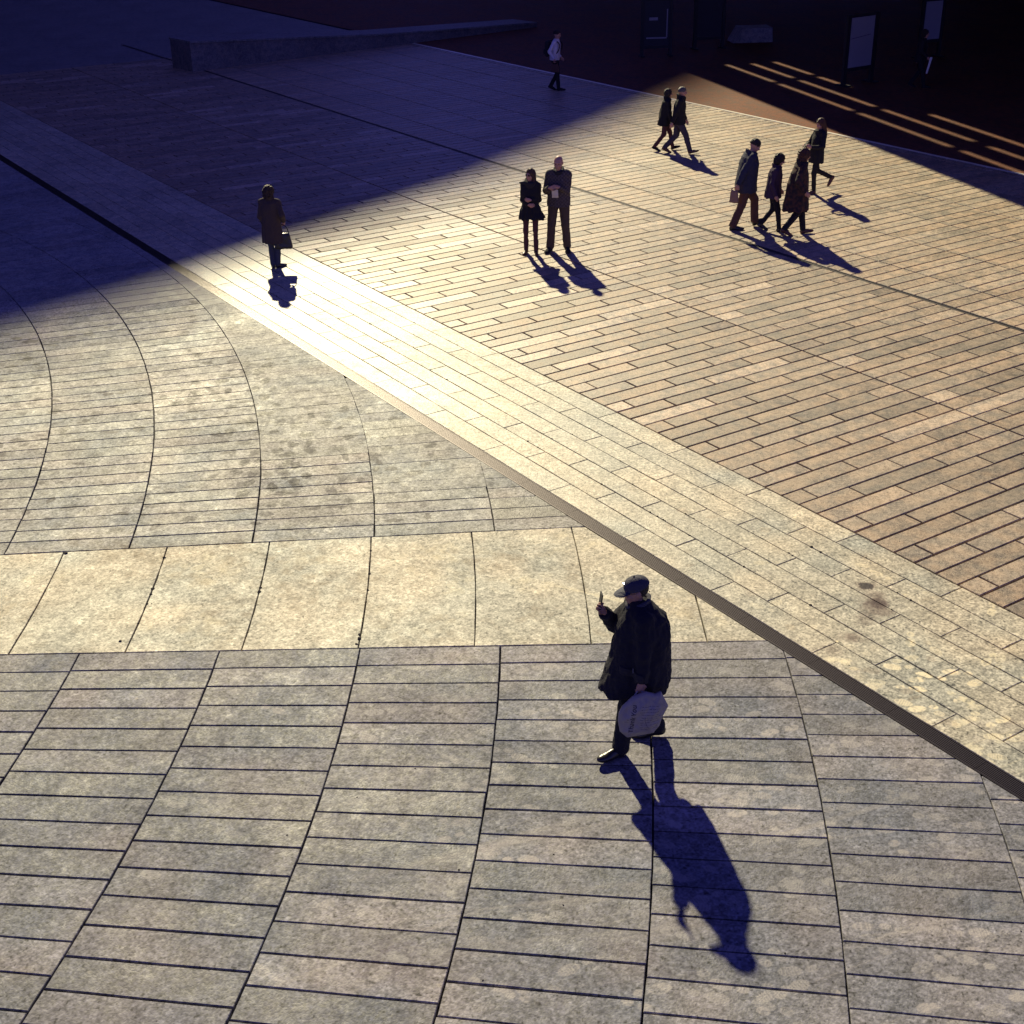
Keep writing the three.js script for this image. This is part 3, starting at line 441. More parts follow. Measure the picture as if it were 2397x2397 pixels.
function person(key, sp) {
  const s = sp.h / 1.75, q = sp.cell ?? 0.014, g = thing('person', sp.label, 'person', [sp.at[0], 0, sp.at[1]], R(sp.heading), sp.group);
  const K = (v) => v * s, lean = R(sp.lean ?? 2), A = {};
  // legs
  const ank = {}, hipZ = K(sp.hipZ ?? 0); let hipY = K(0.94);
  for (const i of ['L', 'R']) { const f = sp.feet[i], pit = R(f[3] ?? 0); ank[i] = [K(f[0]), K(0.085 + (f[2] ?? 0)) + Math.sin(Math.abs(pit)) * K(pit > 0 ? 0.14 : 0.05), K(f[1])]; }
  for (const i of ['L', 'R']) { const sgn = i === 'L' ? 1 : -1, dx = ank[i][0] - sgn * K(0.09), dz = ank[i][2] - hipZ; hipY = Math.min(hipY, ank[i][1] + Math.sqrt(Math.max(0.2, K(0.862) ** 2 - dx * dx - dz * dz))); }
  const hip = {}, knee = {}; for (const i of ['L', 'R']) { const sgn = i === 'L' ? 1 : -1; hip[i] = [sgn * K(0.09), hipY, hipZ]; knee[i] = ik(hip[i], ank[i], K(0.44), K(0.425), [sgn * 0.05, 0.1, 1]); }
  const spine = (y) => hipZ + (y - hipY) * Math.tan(lean), sway = sp.sway ?? 0, sx = (y) => (y - hipY) * sway;
  const drop = hipY - K(0.94), Y = (v) => K(v) + drop;                       // heights above the hip move with it
  const shY = Y(1.418), sh = {}, el = {}, wr = {}, tw = R(sp.twist ?? 0);
  for (const i of ['L', 'R']) {
    const sgn = i === 'L' ? 1 : -1, w = K(sp.shoulder ?? 0.165); sh[i] = [sx(shY) + sgn * w * Math.cos(tw), shY - K(0.005), spine(shY) - sgn * w * Math.sin(tw)];
    const h = sp.hands[i]; wr[i] = [K(h[0]), K(h[1]) + drop * (h[1] > 0.9 ? 1 : 0.9), K(h[2])]; el[i] = ik(sh[i], wr[i], K(0.30), K(0.265), h[3] ?? [sgn * 0.28, -0.3, -1]);
    const L = len3(sub3(wr[i], el[i])); if (L > K(0.27)) wr[i] = add3(el[i], mul3(sub3(wr[i], el[i]), K(0.265) / L));
  }
  const neck = [sx(Y(1.48)), Y(1.48), spine(Y(1.48))], hp = R(sp.head?.pitch ?? 0), hy = R(sp.head?.yaw ?? 0), hf = sp.head?.fwd ?? 0.02;
  const hc = [sx(Y(1.63)) + (sp.head?.dx ?? 0) * s, Y(1.632) + (sp.head?.dy ?? 0) * s, spine(Y(1.63)) + K(hf)];
  const HZ = [Math.sin(hy) * Math.cos(hp), -Math.sin(hp), Math.cos(hy) * Math.cos(hp)], HX = [Math.cos(hy), 0, -Math.sin(hy)], HY = crs3(HZ, HX);
  // body
  const skin = sp.skin ?? SKIN, hs = s * (sp.headScale ?? 1);
  const bodyF = uni([cap([0, hipY, hipZ], [sx(Y(1.2)), Y(1.2), spine(Y(1.2))], K(0.095), K(0.10)), cap([sx(Y(1.2)), Y(1.2), spine(Y(1.2))], [neck[0], Y(1.40), neck[2]], K(0.10), K(0.085)), cap([neck[0], Y(1.42), neck[2] - K(0.01)], add3(hc, mul3(HY, -0.07 * s)), K(0.052), K(0.050)), ...['L', 'R'].flatMap((i) => [cap(hip[i], knee[i], K(0.07), K(0.045)), cap(knee[i], ank[i], K(0.045), K(0.034)), cap(sh[i], el[i], K(0.040), K(0.034)), cap(el[i], wr[i], K(0.034), K(0.025))])], K(0.03));
  const bb = boxOf([...['L', 'R'].flatMap((i) => [[hip[i], K(0.1)], [knee[i], K(0.08)], [ank[i], K(0.06)], [sh[i], K(0.08)], [el[i], K(0.06)], [wr[i], K(0.05)]]), [hc, K(0.02)]], 0.03);
  const headW = framed(headSDF(hs), hc, HX, HY, HZ), parts = [netMesh(bodyF, bb[0], bb[1], 0.016), netMesh(headW, sub3(hc, [K(0.16), K(0.17), K(0.16)]), add3(hc, [K(0.16), K(0.16), K(0.16)]), sp.fine ? 0.004 : 0.006)];
  for (const i of ['L', 'R']) { const h = sp.hands[i]; if (h[4] === 'hidden') continue; const sgn = i === 'L' ? 1 : -1, fd = h[5] ?? nrm3(sub3(wr[i], el[i])), pn = h[6] ?? [-sgn, 0, 0.2], hf2 = handSDF(wr[i], fd, pn, sgn, h[4] ?? [0.35, 0.35], s); const c = add3(wr[i], mul3(nrm3(fd), K(0.07))); parts.push(netMesh(hf2, sub3(c, [K(0.13), K(0.13), K(0.13)]), add3(c, [K(0.13), K(0.13), K(0.13)]), sp.fine ? 0.0035 : 0.005)); }
  part('body', mergeGeometries(parts), skin, g);
  for (const e of [-1, 1]) { const o = new THREE.SphereGeometry(0.0105 * hs, 12, 8), m = part('eye', o, MAT.eye, g), c = add3(hc, add3(mul3(HX, e * 0.031 * hs), add3(mul3(HY, 0.008 * hs), mul3(HZ, 0.082 * hs)))); m.position.set(...c); }
  // hair
  if (sp.hair) { const f = framed(hairSDF(sp.hair[0], hs), hc, HX, HY, HZ); part('hair', netMesh(f, sub3(hc, [K(0.19), K(0.36), K(0.19)]), add3(hc, [K(0.19), K(0.19), K(0.19)]), sp.fine ? 0.005 : 0.0065), sp.hair[1], g); }
  // trousers
  const tr = sp.trousers ?? {}, tk = tr.w ?? 1, nz3 = (x, y, z, a) => perlin.noise(x * 16, y * 9, z * 16) * a + perlin.noise(x * 34 + 5, y * 22, z * 34) * a * 0.4;
  const legF = ['L', 'R'].map((i) => { const lo = mix3(knee[i], ank[i], 0.97), f = uni([cap(hip[i], knee[i], K(0.096 * tk), K(0.070 * tk)), cap(knee[i], lo, K(0.066 * tk), K((tr.cuff ?? 0.058) * tk))], 0.02); const dn = nrm3(sub3(ank[i], knee[i])), c = add3(ank[i], mul3(dn, K(tr.drop ?? 0.025))); return (x, y, z) => smax(f(x, y, z), (x - c[0]) * dn[0] + (y - c[1]) * dn[1] + (z - c[2]) * dn[2], 0.006); });
  const pel = ell([0, hipY + K(0.05), hipZ - K(0.005)], [K(0.165), K(0.15), K(0.12)]), trF = (x, y, z) => smin(smin(legF[0](x, y, z), legF[1](x, y, z), 0.008), pel(x, y, z), 0.04) + nz3(x, y, z, 0.008 * tk);
  const tb = boxOf(['L', 'R'].flatMap((i) => [[hip[i], K(0.2)], [knee[i], K(0.12)], [ank[i], K(0.10)]]), 0.02);
  part('trousers', netMesh(trF, tb[0], [tb[1][0], hipY + K(0.2), tb[1][2]], q), tr.mat ?? MAT.black, g);
  // shoes
  const so = sp.shoes ?? {};
  for (const i of ['L', 'R']) {
    const f = sp.feet[i], pit = R(f[3] ?? 0), yaw = R(f[4] ?? (i === 'L' ? 7 : -7)), Zf = [Math.sin(yaw) * Math.cos(pit), -Math.sin(pit), Math.cos(yaw) * Math.cos(pit)], Xf = [Math.cos(yaw), 0, -Math.sin(yaw)], Yf = crs3(Zf, Xf), k = s * (so.k ?? 1);
    const heel = ell([0, 0.035, -0.045], [0.037, 0.055, 0.050]), mid = ell([0, 0.040, 0.03], [0.038, 0.048, 0.085]), toe = ell([0, 0.026, 0.115], [0.046, 0.036, 0.088]), leg = so.boot ? cap([0, 0.06, -0.03], [0, 0.30, -0.035], 0.050, 0.060) : cap([0, 0.05, -0.03], [0, 0.095, -0.035], 0.044, 0.044);
    const sf = (x, y, z) => smax(smin(smin(smin(heel(x / k, y / k, z / k), mid(x / k, y / k, z / k), 0.03), toe(x / k, y / k, z / k), 0.03), leg(x / k, y / k, z / k), 0.02) * k, -y, 0.004);
    const o = add3(ank[i], mul3(Yf, -0.085 * s)); const low = add3(o, mul3(Zf, 0)); const F = framed(sf, add3(low, mul3(Zf, 0.03 * s)), Xf, Yf, Zf);
    part('shoe', netMesh(F, sub3(ank[i], [K(0.24), K(0.24), K(0.24)]), add3(ank[i], [K(0.24), K(0.40), K(0.30)]), sp.fine ? 0.007 : 0.010), so.mat ?? MAT.leather, g);
  }
  // coat
  const ct = sp.coat, S = ct.sections.map(([y, a, b, dz = 0, dx = 0]) => { const yy = y > 0.9 ? Y(y) : K(y) + drop * 0.6; return [yy, K(a), K(b), (yy > hipY ? spine(yy) : hipZ) + K(dz), (yy > hipY ? sx(yy) : 0) + K(dx)]; });
  const tor = stack(S, ct.hemRound ?? 0.010), ar = K(ct.arm ?? 0.062), arms = ['L', 'R'].map((i) => { const w2 = mix3(el[i], wr[i], 0.98), f = uni([cap(mix3(sh[i], neck, 0.25), sh[i], K(0.075), ar * 1.15), cap(sh[i], el[i], ar * 1.12, ar * 0.95), cap(el[i], w2, ar * 0.95, ar * 0.74)], 0.025), dn = nrm3(sub3(wr[i], el[i])), c = wr[i]; return (x, y, z) => smax(f(x, y, z), (x - c[0]) * dn[0] + (y - c[1]) * dn[1] + (z - c[2]) * dn[2], 0.008); });
  const fold = ct.fold ?? 0.012, hemY = Math.min(...S.map((a) => a[0])), split = ct.split;
  const ctF = (x, y, z) => {
    let d = smin(tor(x, y, z), smin(arms[0](x, y, z), arms[1](x, y, z), 0.01), 0.035);
    const low = clamp((Y(1.1) - y) / K(0.5), 0, 1), an = Math.atan2(x, z - hipZ);
    d += (perlin.noise(x * 9, y * 5, z * 9) * 0.9 + perlin.noise(x * 22 + 3, y * 14, z * 22) * 0.45) * fold + Math.sin(an * 9 + perlin.noise(x * 3, y * 2, z * 3) * 4) * low * fold * (ct.pleat ?? 0.5);
    if (split) { const e = Math.abs(x) - 0.006 - Math.max(0, (K(0.8) - y)) * 0.03; d = smax(d, -Math.max(e, -(z - hipZ) * 1, y - K(1.25)), 0.006); }
    return d;
  };
  const cb = boxOf([...S.map((a) => [[a[4], a[0], a[3]], Math.max(a[1], a[2])]), ...['L', 'R'].flatMap((i) => [[sh[i], ar * 1.4], [el[i], ar * 1.3], [wr[i], ar]])], 0.03);
  const cg = netMesh(ctF, [cb[0][0], hemY - 0.04, cb[0][2]], cb[1], q, ct.color);
  const cm = part(ct.name ?? 'coat', cg, ct.mat ?? MAT.navy, g);
  if (ct.collar) { const c0 = [neck[0], Y(1.475), neck[2] + K(0.012)], rr = K(ct.collar[0]), tk2 = K(ct.collar[1]), hh = K(ct.collar[2] ?? 0.03), cf = (x, y, z) => { const px = x - c0[0], pz = z - c0[2], py = y - c0[1] - px * 0 + (pz) * 0.35; const a = Math.hypot(px, pz * 0.9) - rr - py * 0.1; return Math.hypot(Math.max(0, Math.abs(a) - 0.004), Math.max(0, Math.abs(py) - hh)) - tk2 + nz3(x, y, z, 0.006); }; part(ct.collarName ?? 'collar', netMesh(cf, sub3(c0, [rr + 0.08, 0.14, rr + 0.08]), add3(c0, [rr + 0.08, 0.16, rr + 0.08]), sp.fine ? 0.006 : 0.009), ct.collarMat ?? (ct.color ? MAT.charcoal : cm.material), g); }
  Object.assign(A, { group: g, s, wr, el, sh, neck, hc, HX, HY, HZ, hs, hipY, hipZ, Y, K, spine, sx, coatF: ctF });
  g.updateMatrixWorld(true); A.world = (p) => { const v = new THREE.Vector3(...p).applyMatrix4(g.matrixWorld); return [v.x, v.y, v.z]; }; A.turn = R(sp.heading);
  people[key] = A; return A;
}
function tubeGeo(pts, r, seg = 24) { return new THREE.TubeGeometry(new THREE.CatmullRomCurve3(pts.map((p) => new THREE.Vector3(...p))), seg, r, 7); }
// soft box-shaped bag from an SDF: half sizes, rounding, wrinkle
function bagGeo(hx, hy, hz, rd, wr, taper = 0, cell = 0.009, seed = 0) { return netMesh((x, y, z) => { const k = 1 - taper * (y / hy * 0.5 + 0.5), ax = Math.abs(x) / k - hx + rd, ay = Math.abs(y) - hy + rd, az = Math.abs(z) / k - hz + rd; const o = Math.hypot(Math.max(ax, 0), Math.max(ay, 0), Math.max(az, 0)) + Math.min(Math.max(ax, ay, az), 0) - rd; return o + (perlin.noise(x * 14 + seed, y * 14, z * 14) + 0.5 * perlin.noise(x * 33 + seed, y * 33, z * 33)) * wr; }, [-hx - 0.05, -hy - 0.05, -hz - 0.05], [hx + 0.05, hy + 0.05, hz + 0.05], cell); }
// ---------------------------------------------------------------- big things that stand outside the picture and throw the shade
{
  const b = thing('office_building', 'tall pale office block far beyond the plaza whose shadow covers the far paving', 'building');
  const sh = new THREE.Shape([[-85.9, -76.9], [-45.9, -123.3], [-32.0, -139.6], [-26.2, -148.0], [-18.5, -163.1], [-33.9, -218.9], [-128.9, -158.9]].map(([x, z]) => new THREE.Vector2(x, -z)));
  const g = new THREE.ExtrudeGeometry(sh, { depth: 74.4, bevelEnabled: false }); g.rotateX(-Math.PI / 2);
  part('wall', g, new THREE.MeshStandardMaterial({ color: rgb(0.16, 0.14, 0.13), roughness: 0.85 }), b);
  const rf = new THREE.ExtrudeGeometry(sh, { depth: 0.6, bevelEnabled: false }); rf.rotateX(-Math.PI / 2); rf.translate(0, 74.4, 0); part('roof', rf, new THREE.MeshStandardMaterial({ color: rgb(0.10, 0.10, 0.10), roughness: 0.9 }), b);
  const gm = new THREE.MeshPhysicalMaterial({ color: rgb(0.02, 0.025, 0.03), roughness: 0.1 }), wg = new THREE.BoxGeometry(1.8, 2.0, 0.12);
  const A = new THREE.Vector2(-45.9, -123.3), B = new THREE.Vector2(-32.0, -139.6), d = B.clone().sub(A), L = d.length(), turn = Math.atan2(-d.y, d.x);
  for (let f = 0; f < 18; f++) for (let i = 0; i < 6; i++) { const t = (i + 0.5) / 6, o = part('window', wg, gm, b); o.position.set(A.x + d.x * t, 3 + f * 3.9, A.y + d.y * t); o.rotation.y = turn; o.translateZ(0.02); }
}
{
  const b = thing('side_building', 'dark stone building along the left side of the plaza, just out of view', 'building'), P0 = [-19, -38], P1 = [-31, -84], H = 34, D = 18;
  const dx = P1[0] - P0[0], dz = P1[1] - P0[1], L = Math.hypot(dx, dz), ux = dx / L, uz = dz / L, nx = uz, nz = -ux, turn = Math.atan2(-dz, dx), sgn = nx < 0 ? 1 : -1;
  const w = new THREE.BoxGeometry(L, H, D), o = part('wall', w, new THREE.MeshStandardMaterial({ color: rgb(0.12, 0.11, 0.105), roughness: 0.85 }), b); o.position.set((P0[0] + P1[0]) / 2 + nx * sgn * D / 2, H / 2, (P0[1] + P1[1]) / 2 + nz * sgn * D / 2); o.rotation.y = turn;
  const gm = new THREE.MeshPhysicalMaterial({ color: rgb(0.02, 0.025, 0.03), roughness: 0.1 }), wg = new THREE.BoxGeometry(2.2, 2.4, 0.2);
  for (let f = 0; f < 8; f++) for (let i = 0; i < 12; i++) { const t = (i + 0.5) / 12, q = part('window', wg, gm, b); q.position.set(P0[0] + dx * t, 2.6 + f * 4, P0[1] + dz * t); q.rotation.y = turn; }
  const rf = part('cornice', new THREE.BoxGeometry(L + 0.8, 0.6, D + 0.8), new THREE.MeshStandardMaterial({ color: rgb(0.10, 0.095, 0.09), roughness: 0.9 }), b); rf.position.set(o.position.x, H + 0.3, o.position.z); rf.rotation.y = turn;
}
{
  const EX = [0.252, 0.968], FX = [0.968, -0.252], c = thing('slatted_canopy', 'large dark canopy roof with narrow open slots over the right of the plaza', 'canopy');
  const m = new THREE.MeshStandardMaterial({ color: rgb(0.05, 0.05, 0.055), roughness: 0.8 }), turn = Math.atan2(EX[0], EX[1]);
  const slab = (name, f0, f1, e0, e1, y0 = 6, y1 = 6.16) => { const g = new THREE.BoxGeometry(f1 - f0, y1 - y0, e1 - e0), o = part(name, g, m, c), f = (f0 + f1) / 2, e = (e0 + e1) / 2; o.position.set(f * FX[0] + e * EX[0], (y0 + y1) / 2, f * FX[1] + e * EX[1]); o.rotation.y = turn; };
  const df = 0.353, de = -9.575, w = 0.072, s = [19.62, 20.52, 21.38];
  slab('roof_panel', 17.78 + df, s[0] - w + df, -80, -22); slab('roof_panel', s[0] + w + df, s[1] - w + df, -80, -22); slab('roof_panel', s[1] + w + df, s[2] - w + df, -80, -22); slab('roof_panel', s[2] + w + df, 48, -80, -22);
  const gaps = [[[-45.2, -41.3], [-41.0, -36.05], [-35.75, -30.8], [-30.4, -22]], [[-45.1, -41.8], [-41.4, -36.4], [-36.0, -31.2], [-30.6, -24]], [[-45.2, -42.2], [-41.8, -39.6], [-34.9, -29]]];
  gaps.forEach((gs, i) => { let e = -80; for (const [a, b] of gs) { slab('cross_beam', s[i] - w + df + 0.001, s[i] + w + df - 0.001, e, a + de, 6.02, 6.14); e = b + de; } slab('cross_beam', s[i] - w + df + 0.001, s[i] + w + df - 0.001, e, -22.02, 6.02, 6.14); });
  for (const e of [-76, -60, -44, -28]) { const g = new THREE.CylinderGeometry(0.3, 0.3, 6, 20), o = part('column', g, m, c), f = 44; o.position.set(f * FX[0] + e * EX[0], 3, f * FX[1] + e * EX[1]); }
  const wl = new THREE.BoxGeometry(0.4, 6, 58), o = part('back_wall', wl, m, c), f = 48.3, e = -51; o.position.set(f * FX[0] + e * EX[0], 3, f * FX[1] + e * EX[1]); o.rotation.y = turn;
}
// ---------------------------------------------------------------- low sloping wall at the far left
{
  const a = new THREE.Vector2(-10.77, -48.85), d = new THREE.Vector2(-0.87 + 10.77, -57.36 + 48.85), L = 16;
  const w = thing('low_wall', 'long low stone wall with a sloping top at the dark far left', 'wall', [a.x, 0, a.y], Math.atan2(-d.y, d.x));
  const sh = new THREE.Shape([[0, 0], [L, 0], [L, 0.12], [8.3, 0.40], [0, 0.93]].map((p) => new THREE.Vector2(...p)));
  const g = new THREE.ExtrudeGeometry(sh, { depth: 1.4, bevelEnabled: true, bevelSize: 0.02, bevelThickness: 0.02, bevelSegments: 2 }); g.translate(0, 0, -1.42);
  part('wall_block', g, stone(rgb(0.22, 0.20, 0.20), 0.8, graniteMap, 0.003), w);
  const cp = new THREE.Shape([[0, 0.95], [8.3, 0.42], [L, 0.14], [L, 0.20], [8.3, 0.48], [0, 1.01]].map((p) => new THREE.Vector2(...p))), cg = new THREE.ExtrudeGeometry(cp, { depth: 1.52, bevelEnabled: false }); cg.translate(-0.03, 0, -1.47); part('coping', cg, stone(rgb(0.26, 0.25, 0.25), 0.8, graniteMap, 0.003), w);
}
// ---------------------------------------------------------------- poster stands in the dark background
const M_FRAME = new THREE.MeshStandardMaterial({ color: rgb(0.012, 0.012, 0.014), roughness: 0.6 }), M_PANELD = new THREE.MeshStandardMaterial({ color: rgb(0.03, 0.03, 0.035), roughness: 0.7 }), M_TRIM = new THREE.MeshStandardMaterial({ color: rgb(0.28, 0.27, 0.29), roughness: 0.6 }), M_POSTER = new THREE.MeshPhysicalMaterial({ color: rgb(0.30, 0.30, 0.36), roughness: 0.45 });
function box(name, w, h, d, x, y, z, m, p) { const o = part(name, new THREE.BoxGeometry(w, h, d), m, p); o.position.set(x, y, z); return o; }
function posterStand(ax, az, bx, bz, low, high, post, label, panelMat, trim) {
  const W = Math.hypot(bx - ax, bz - az), p = thing('poster_stand', label, 'sign', [(ax + bx) / 2, 0, (az + bz) / 2], Math.atan2(-(bz - az), bx - ax), 'poster stands at the far side');
  for (const s of [-1, 1]) { box('post', post, high + 0.06, 0.09, s * W / 2, (high + 0.06) / 2, 0, M_FRAME, p); box('foot', post * 1.3, 0.04, 0.5, s * W / 2, 0.02, 0, M_FRAME, p); }
  box('rail', W - post, 0.10, 0.06, 0, low - 0.05, 0, M_FRAME, p); box('rail', W - post, 0.08, 0.06, 0, high, 0, M_FRAME, p);
  const pn = box('panel', W - post - 0.005, high - low - 0.05, 0.035, 0, (low + high) / 2 - 0.02, 0, panelMat, p);
  if (trim) { box('trim', W * 0.72, 0.05, 0.008, 0, -(high - low) * 0.32, 0.024, M_TRIM, pn); box('trim', 0.04, (high - low) * 0.62, 0.008, W * 0.36, 0, 0.024, M_TRIM, pn); box('trim', W * 0.3, 0.10, 0.008, -W * 0.12, (high - low) * 0.1, 0.024, M_TRIM, pn); }
  return p;
}
posterStand(4.91, -50.73, 5.93, -50.82, 0.36, 1.9, 0.11, 'black poster stand with a thin pale border, left of the far stands', M_PANELD, true);
posterStand(7.0, -52.3, 8.05, -52.51, 0.42, 1.95, 0.12, 'plain black poster stand between the bordered stand and a pale block', M_PANELD, false);
{ const ps = posterStand(10.58, -43.85, 11.62, -44.62, 0.52, 2.05, 0.16, 'big poster stand with a pale blank sheet beside the slits of light', M_POSTER, false); const o = box('sheet_fold', 0.9, 0.012, 0.006, -0.03, 0.16, 0.02, M_FRAME, ps.getObjectByName('panel')); o.rotation.z = 0.08; }
posterStand(14.4, -49.2, 15.2, -49.6, 0.6, 1.9, 0.12, 'dim narrow poster stand at the far right corner', M_POSTER, false);
{ const p = thing('stone_block', 'pale low stone block right of the plain black poster stand', 'block', [9.35, 0, -54.2], 0.1); const g = new THREE.ExtrudeGeometry(new THREE.Shape([[-0.75, 0], [0.75, 0], [0.72, 0.5], [-0.45, 0.5]].map((q) => new THREE.Vector2(...q))), { depth: 0.9, bevelEnabled: true, bevelSize: 0.02, bevelThickness: 0.02, bevelSegments: 2 }); g.translate(0, 0, -0.45); part('block_body', g, stone(rgb(0.34, 0.32, 0.33), 0.7, graniteMap), p); }

// ---------------------------------------------------------------- people
const COAT = (hem, wHem, dHem, k = 1, opt = {}) => [[hem, wHem, dHem, opt.dz ?? 0, opt.dx ?? 0], [lerp(hem, 1.05, 0.55), lerp(wHem, 0.205 * k, 0.6), lerp(dHem, 0.160 * k, 0.6), (opt.dz ?? 0) * 0.4], [1.08, (opt.waist ?? 0.200) * k, 0.155 * k], [1.28, 0.212 * k, 0.152 * k], [1.40, 0.188 * k, 0.126 * k, -0.005], [1.465, 0.115 * k, 0.096 * k, 0], [1.51, 0.078, 0.078, 0.008]];
// the man with the cap, nearest to the viewer
person('fg', {
  h: 1.735, at: [1.02, -9.85], heading: -82, lean: 2, fine: true, cell: 0.009, label: 'man in a long dark coat and peaked cap walking alone, holding up a phone',
  feet: { L: [0.13, 0.12, 0, -6, 24], R: [-0.11, -0.27, 0, 10] }, hipZ: -0.06, head: { fwd: 0.03, pitch: 8, dy: -0.012 }, skin: SKIN2,
  hands: { R: [-0.10, 1.37, 0.24, [-0.5, -1, -0.2], [0.75, 0.75], [0.05, 0.75, 0.55], [0.7, 0.1, -0.6]], L: [0.285, 0.80, 0.0, [0.8, 0, -0.9], [1.25, 0.7], [0, -1, 0.05], [-1, 0, 0]] },
  trousers: { mat: MAT.black, w: 1.18, cuff: 0.066, drop: 0.05 }, shoes: { mat: MAT.leather, k: 1.08 }, hair: ['fringe', HAIRD],
  coat: { mat: MAT.navy, arm: 0.075, fold: 0.022, pleat: 0.45, hemRound: 0.006, sections: [[0.645, 0.245, 0.312, 0.045], [0.82, 0.245, 0.29, 0.012], [1.06, 0.245, 0.258, -0.015], [1.24, 0.245, 0.232, -0.03], [1.36, 0.225, 0.198, -0.036], [1.44, 0.175, 0.145, -0.012], [1.50, 0.11, 0.105, 0.0], [1.535, 0.08, 0.083, 0.008]], collar: [0.080, 0.013, 0.042], collarMat: cloth(rgb(0.055, 0.055, 0.075)), collarName: 'scarf' },
});
{
  const A = people.fg, g = A.group, s = A.hs, H = (f) => framed(f, A.hc, A.HX, A.HY, A.HZ), capM = cloth(rgb(0.040, 0.040, 0.062), 0.8);
  const dome = ell([0, 0.040, -0.014], [0.094, 0.094, 0.114]), cut = (x, y, z) => -(y - 0.030 + z * 0.22), peak = ell([0, 0.038, 0.085], [0.080, 0.010, 0.105]);
  const capF = (x, y, z) => { const X = x / s, Y2 = y / s, Z = z / s; const d1 = smax(dome(X, Y2, Z), cut(X, Y2, Z), 0.006) + Math.abs(Math.sin(Math.atan2(X, Z) * 3)) * -0.0012; return d1 * s; }, pk = (x, y, z) => { const X = x / s, Z = z / s, Y2 = y / s + X * X * 3.2 + (Z - 0.07) * 0.35; return smax(peak(X, Y2, Z), 0.06 - Z, 0.004) * s * 0.8; };
  const lo = sub3(A.hc, [0.24, 0.24, 0.24]), hi = add3(A.hc, [0.24, 0.24, 0.24]), cp = part('cap', netMesh(H(capF), lo, hi, 0.0045), capM, g); part('peak', netMesh(H(pk), lo, hi, 0.004), cloth(rgb(0.018, 0.022, 0.06), 0.7), cp);
  const bt = part('button', new THREE.SphereGeometry(0.009, 10, 8), capM, cp); bt.position.set(...add3(A.hc, mul3(A.HY, 0.134 * s))); const bk = part('badge', new THREE.BoxGeometry(0.02, 0.012, 0.006), MAT.steelBit, cp); bk.position.set(...add3(A.hc, add3(mul3(A.HY, 0.083 * s), mul3(A.HZ, 0.094 * s)))); bk.lookAt(new THREE.Vector3(...A.world(add3(A.hc, mul3(A.HZ, 1)))));
  // spectacles
  const gl = []; for (const e of [-1, 1]) { const t = new THREE.TorusGeometry(0.021 * s, 0.0022, 6, 20); t.applyMatrix4(new THREE.Matrix4().makeBasis(new THREE.Vector3(...A.HX), new THREE.Vector3(...A.HY), new THREE.Vector3(...A.HZ)).setPosition(...add3(A.hc, add3(mul3(A.HX, e * 0.031 * s), add3(mul3(A.HY, 0.006 * s), mul3(A.HZ, 0.104 * s)))))); gl.push(t); const p = (x, y, z) => add3(A.hc, add3(mul3(A.HX, x * s), add3(mul3(A.HY, y * s), mul3(A.HZ, z * s)))); gl.push(tubeGeo([p(e * 0.052, 0.012, 0.10), p(e * 0.078, 0.014, 0.05), p(e * 0.082, 0.012, 0.0)], 0.0022, 10)); } part('spectacles', mergeGeometries(gl), MAT.gadget, g);
  // coat details: lapel fold and pocket flap, a small zip pull
  const zp = part('zip_pull', new THREE.CapsuleGeometry(0.006, 0.04, 3, 8), MAT.grey, g); zp.position.set(A.K(0.262), A.K(0.98), A.K(0.06));
  { const fl = netMesh((x, y, z) => Math.max(A.coatF(x, y, z) - 0.012, Math.abs(y - A.K(0.92) - z * 0.15) - 0.035, Math.abs(z - A.K(0.07)) - 0.085, -x), [0, A.K(0.8), -0.15], [A.K(0.4), A.K(1.05), 0.3], 0.007); part('pocket_flap', fl, MAT.charcoal, g);
    const dn = nrm3(sub3(A.wr.R, A.el.R)), c0 = add3(A.wr.R, mul3(dn, -0.045)), cu = netMesh((x, y, z) => Math.max(A.coatF(x, y, z) - 0.006, Math.abs((x - c0[0]) * dn[0] + (y - c0[1]) * dn[1] + (z - c0[2]) * dn[2]) - 0.022, Math.hypot(x - c0[0], y - c0[1], z - c0[2]) - 0.11), sub3(c0, [0.12, 0.12, 0.12]), add3(c0, [0.12, 0.12, 0.12]), 0.006); part('cuff', cu, MAT.charcoal, g); }
  // phone, upright in the raised hand
  const w = A.world(add3(A.wr.R, [0.012, 0.125, 0.035])), ph = thing('phone', 'slim dark phone held upright in the raised hand of the man with the cap', 'phone', w, A.turn); const pb = part('case', new THREE.BoxGeometry(0.072, 0.145, 0.010), MAT.gadget, ph); ph.rotation.set(0, A.turn, 0); pb.rotation.x = -0.12; const sc = part('screen', new THREE.BoxGeometry(0.064, 0.125, 0.002), MAT.lens, ph); sc.position.set(0, 0, -0.0065); sc.rotation.x = -0.12;
}
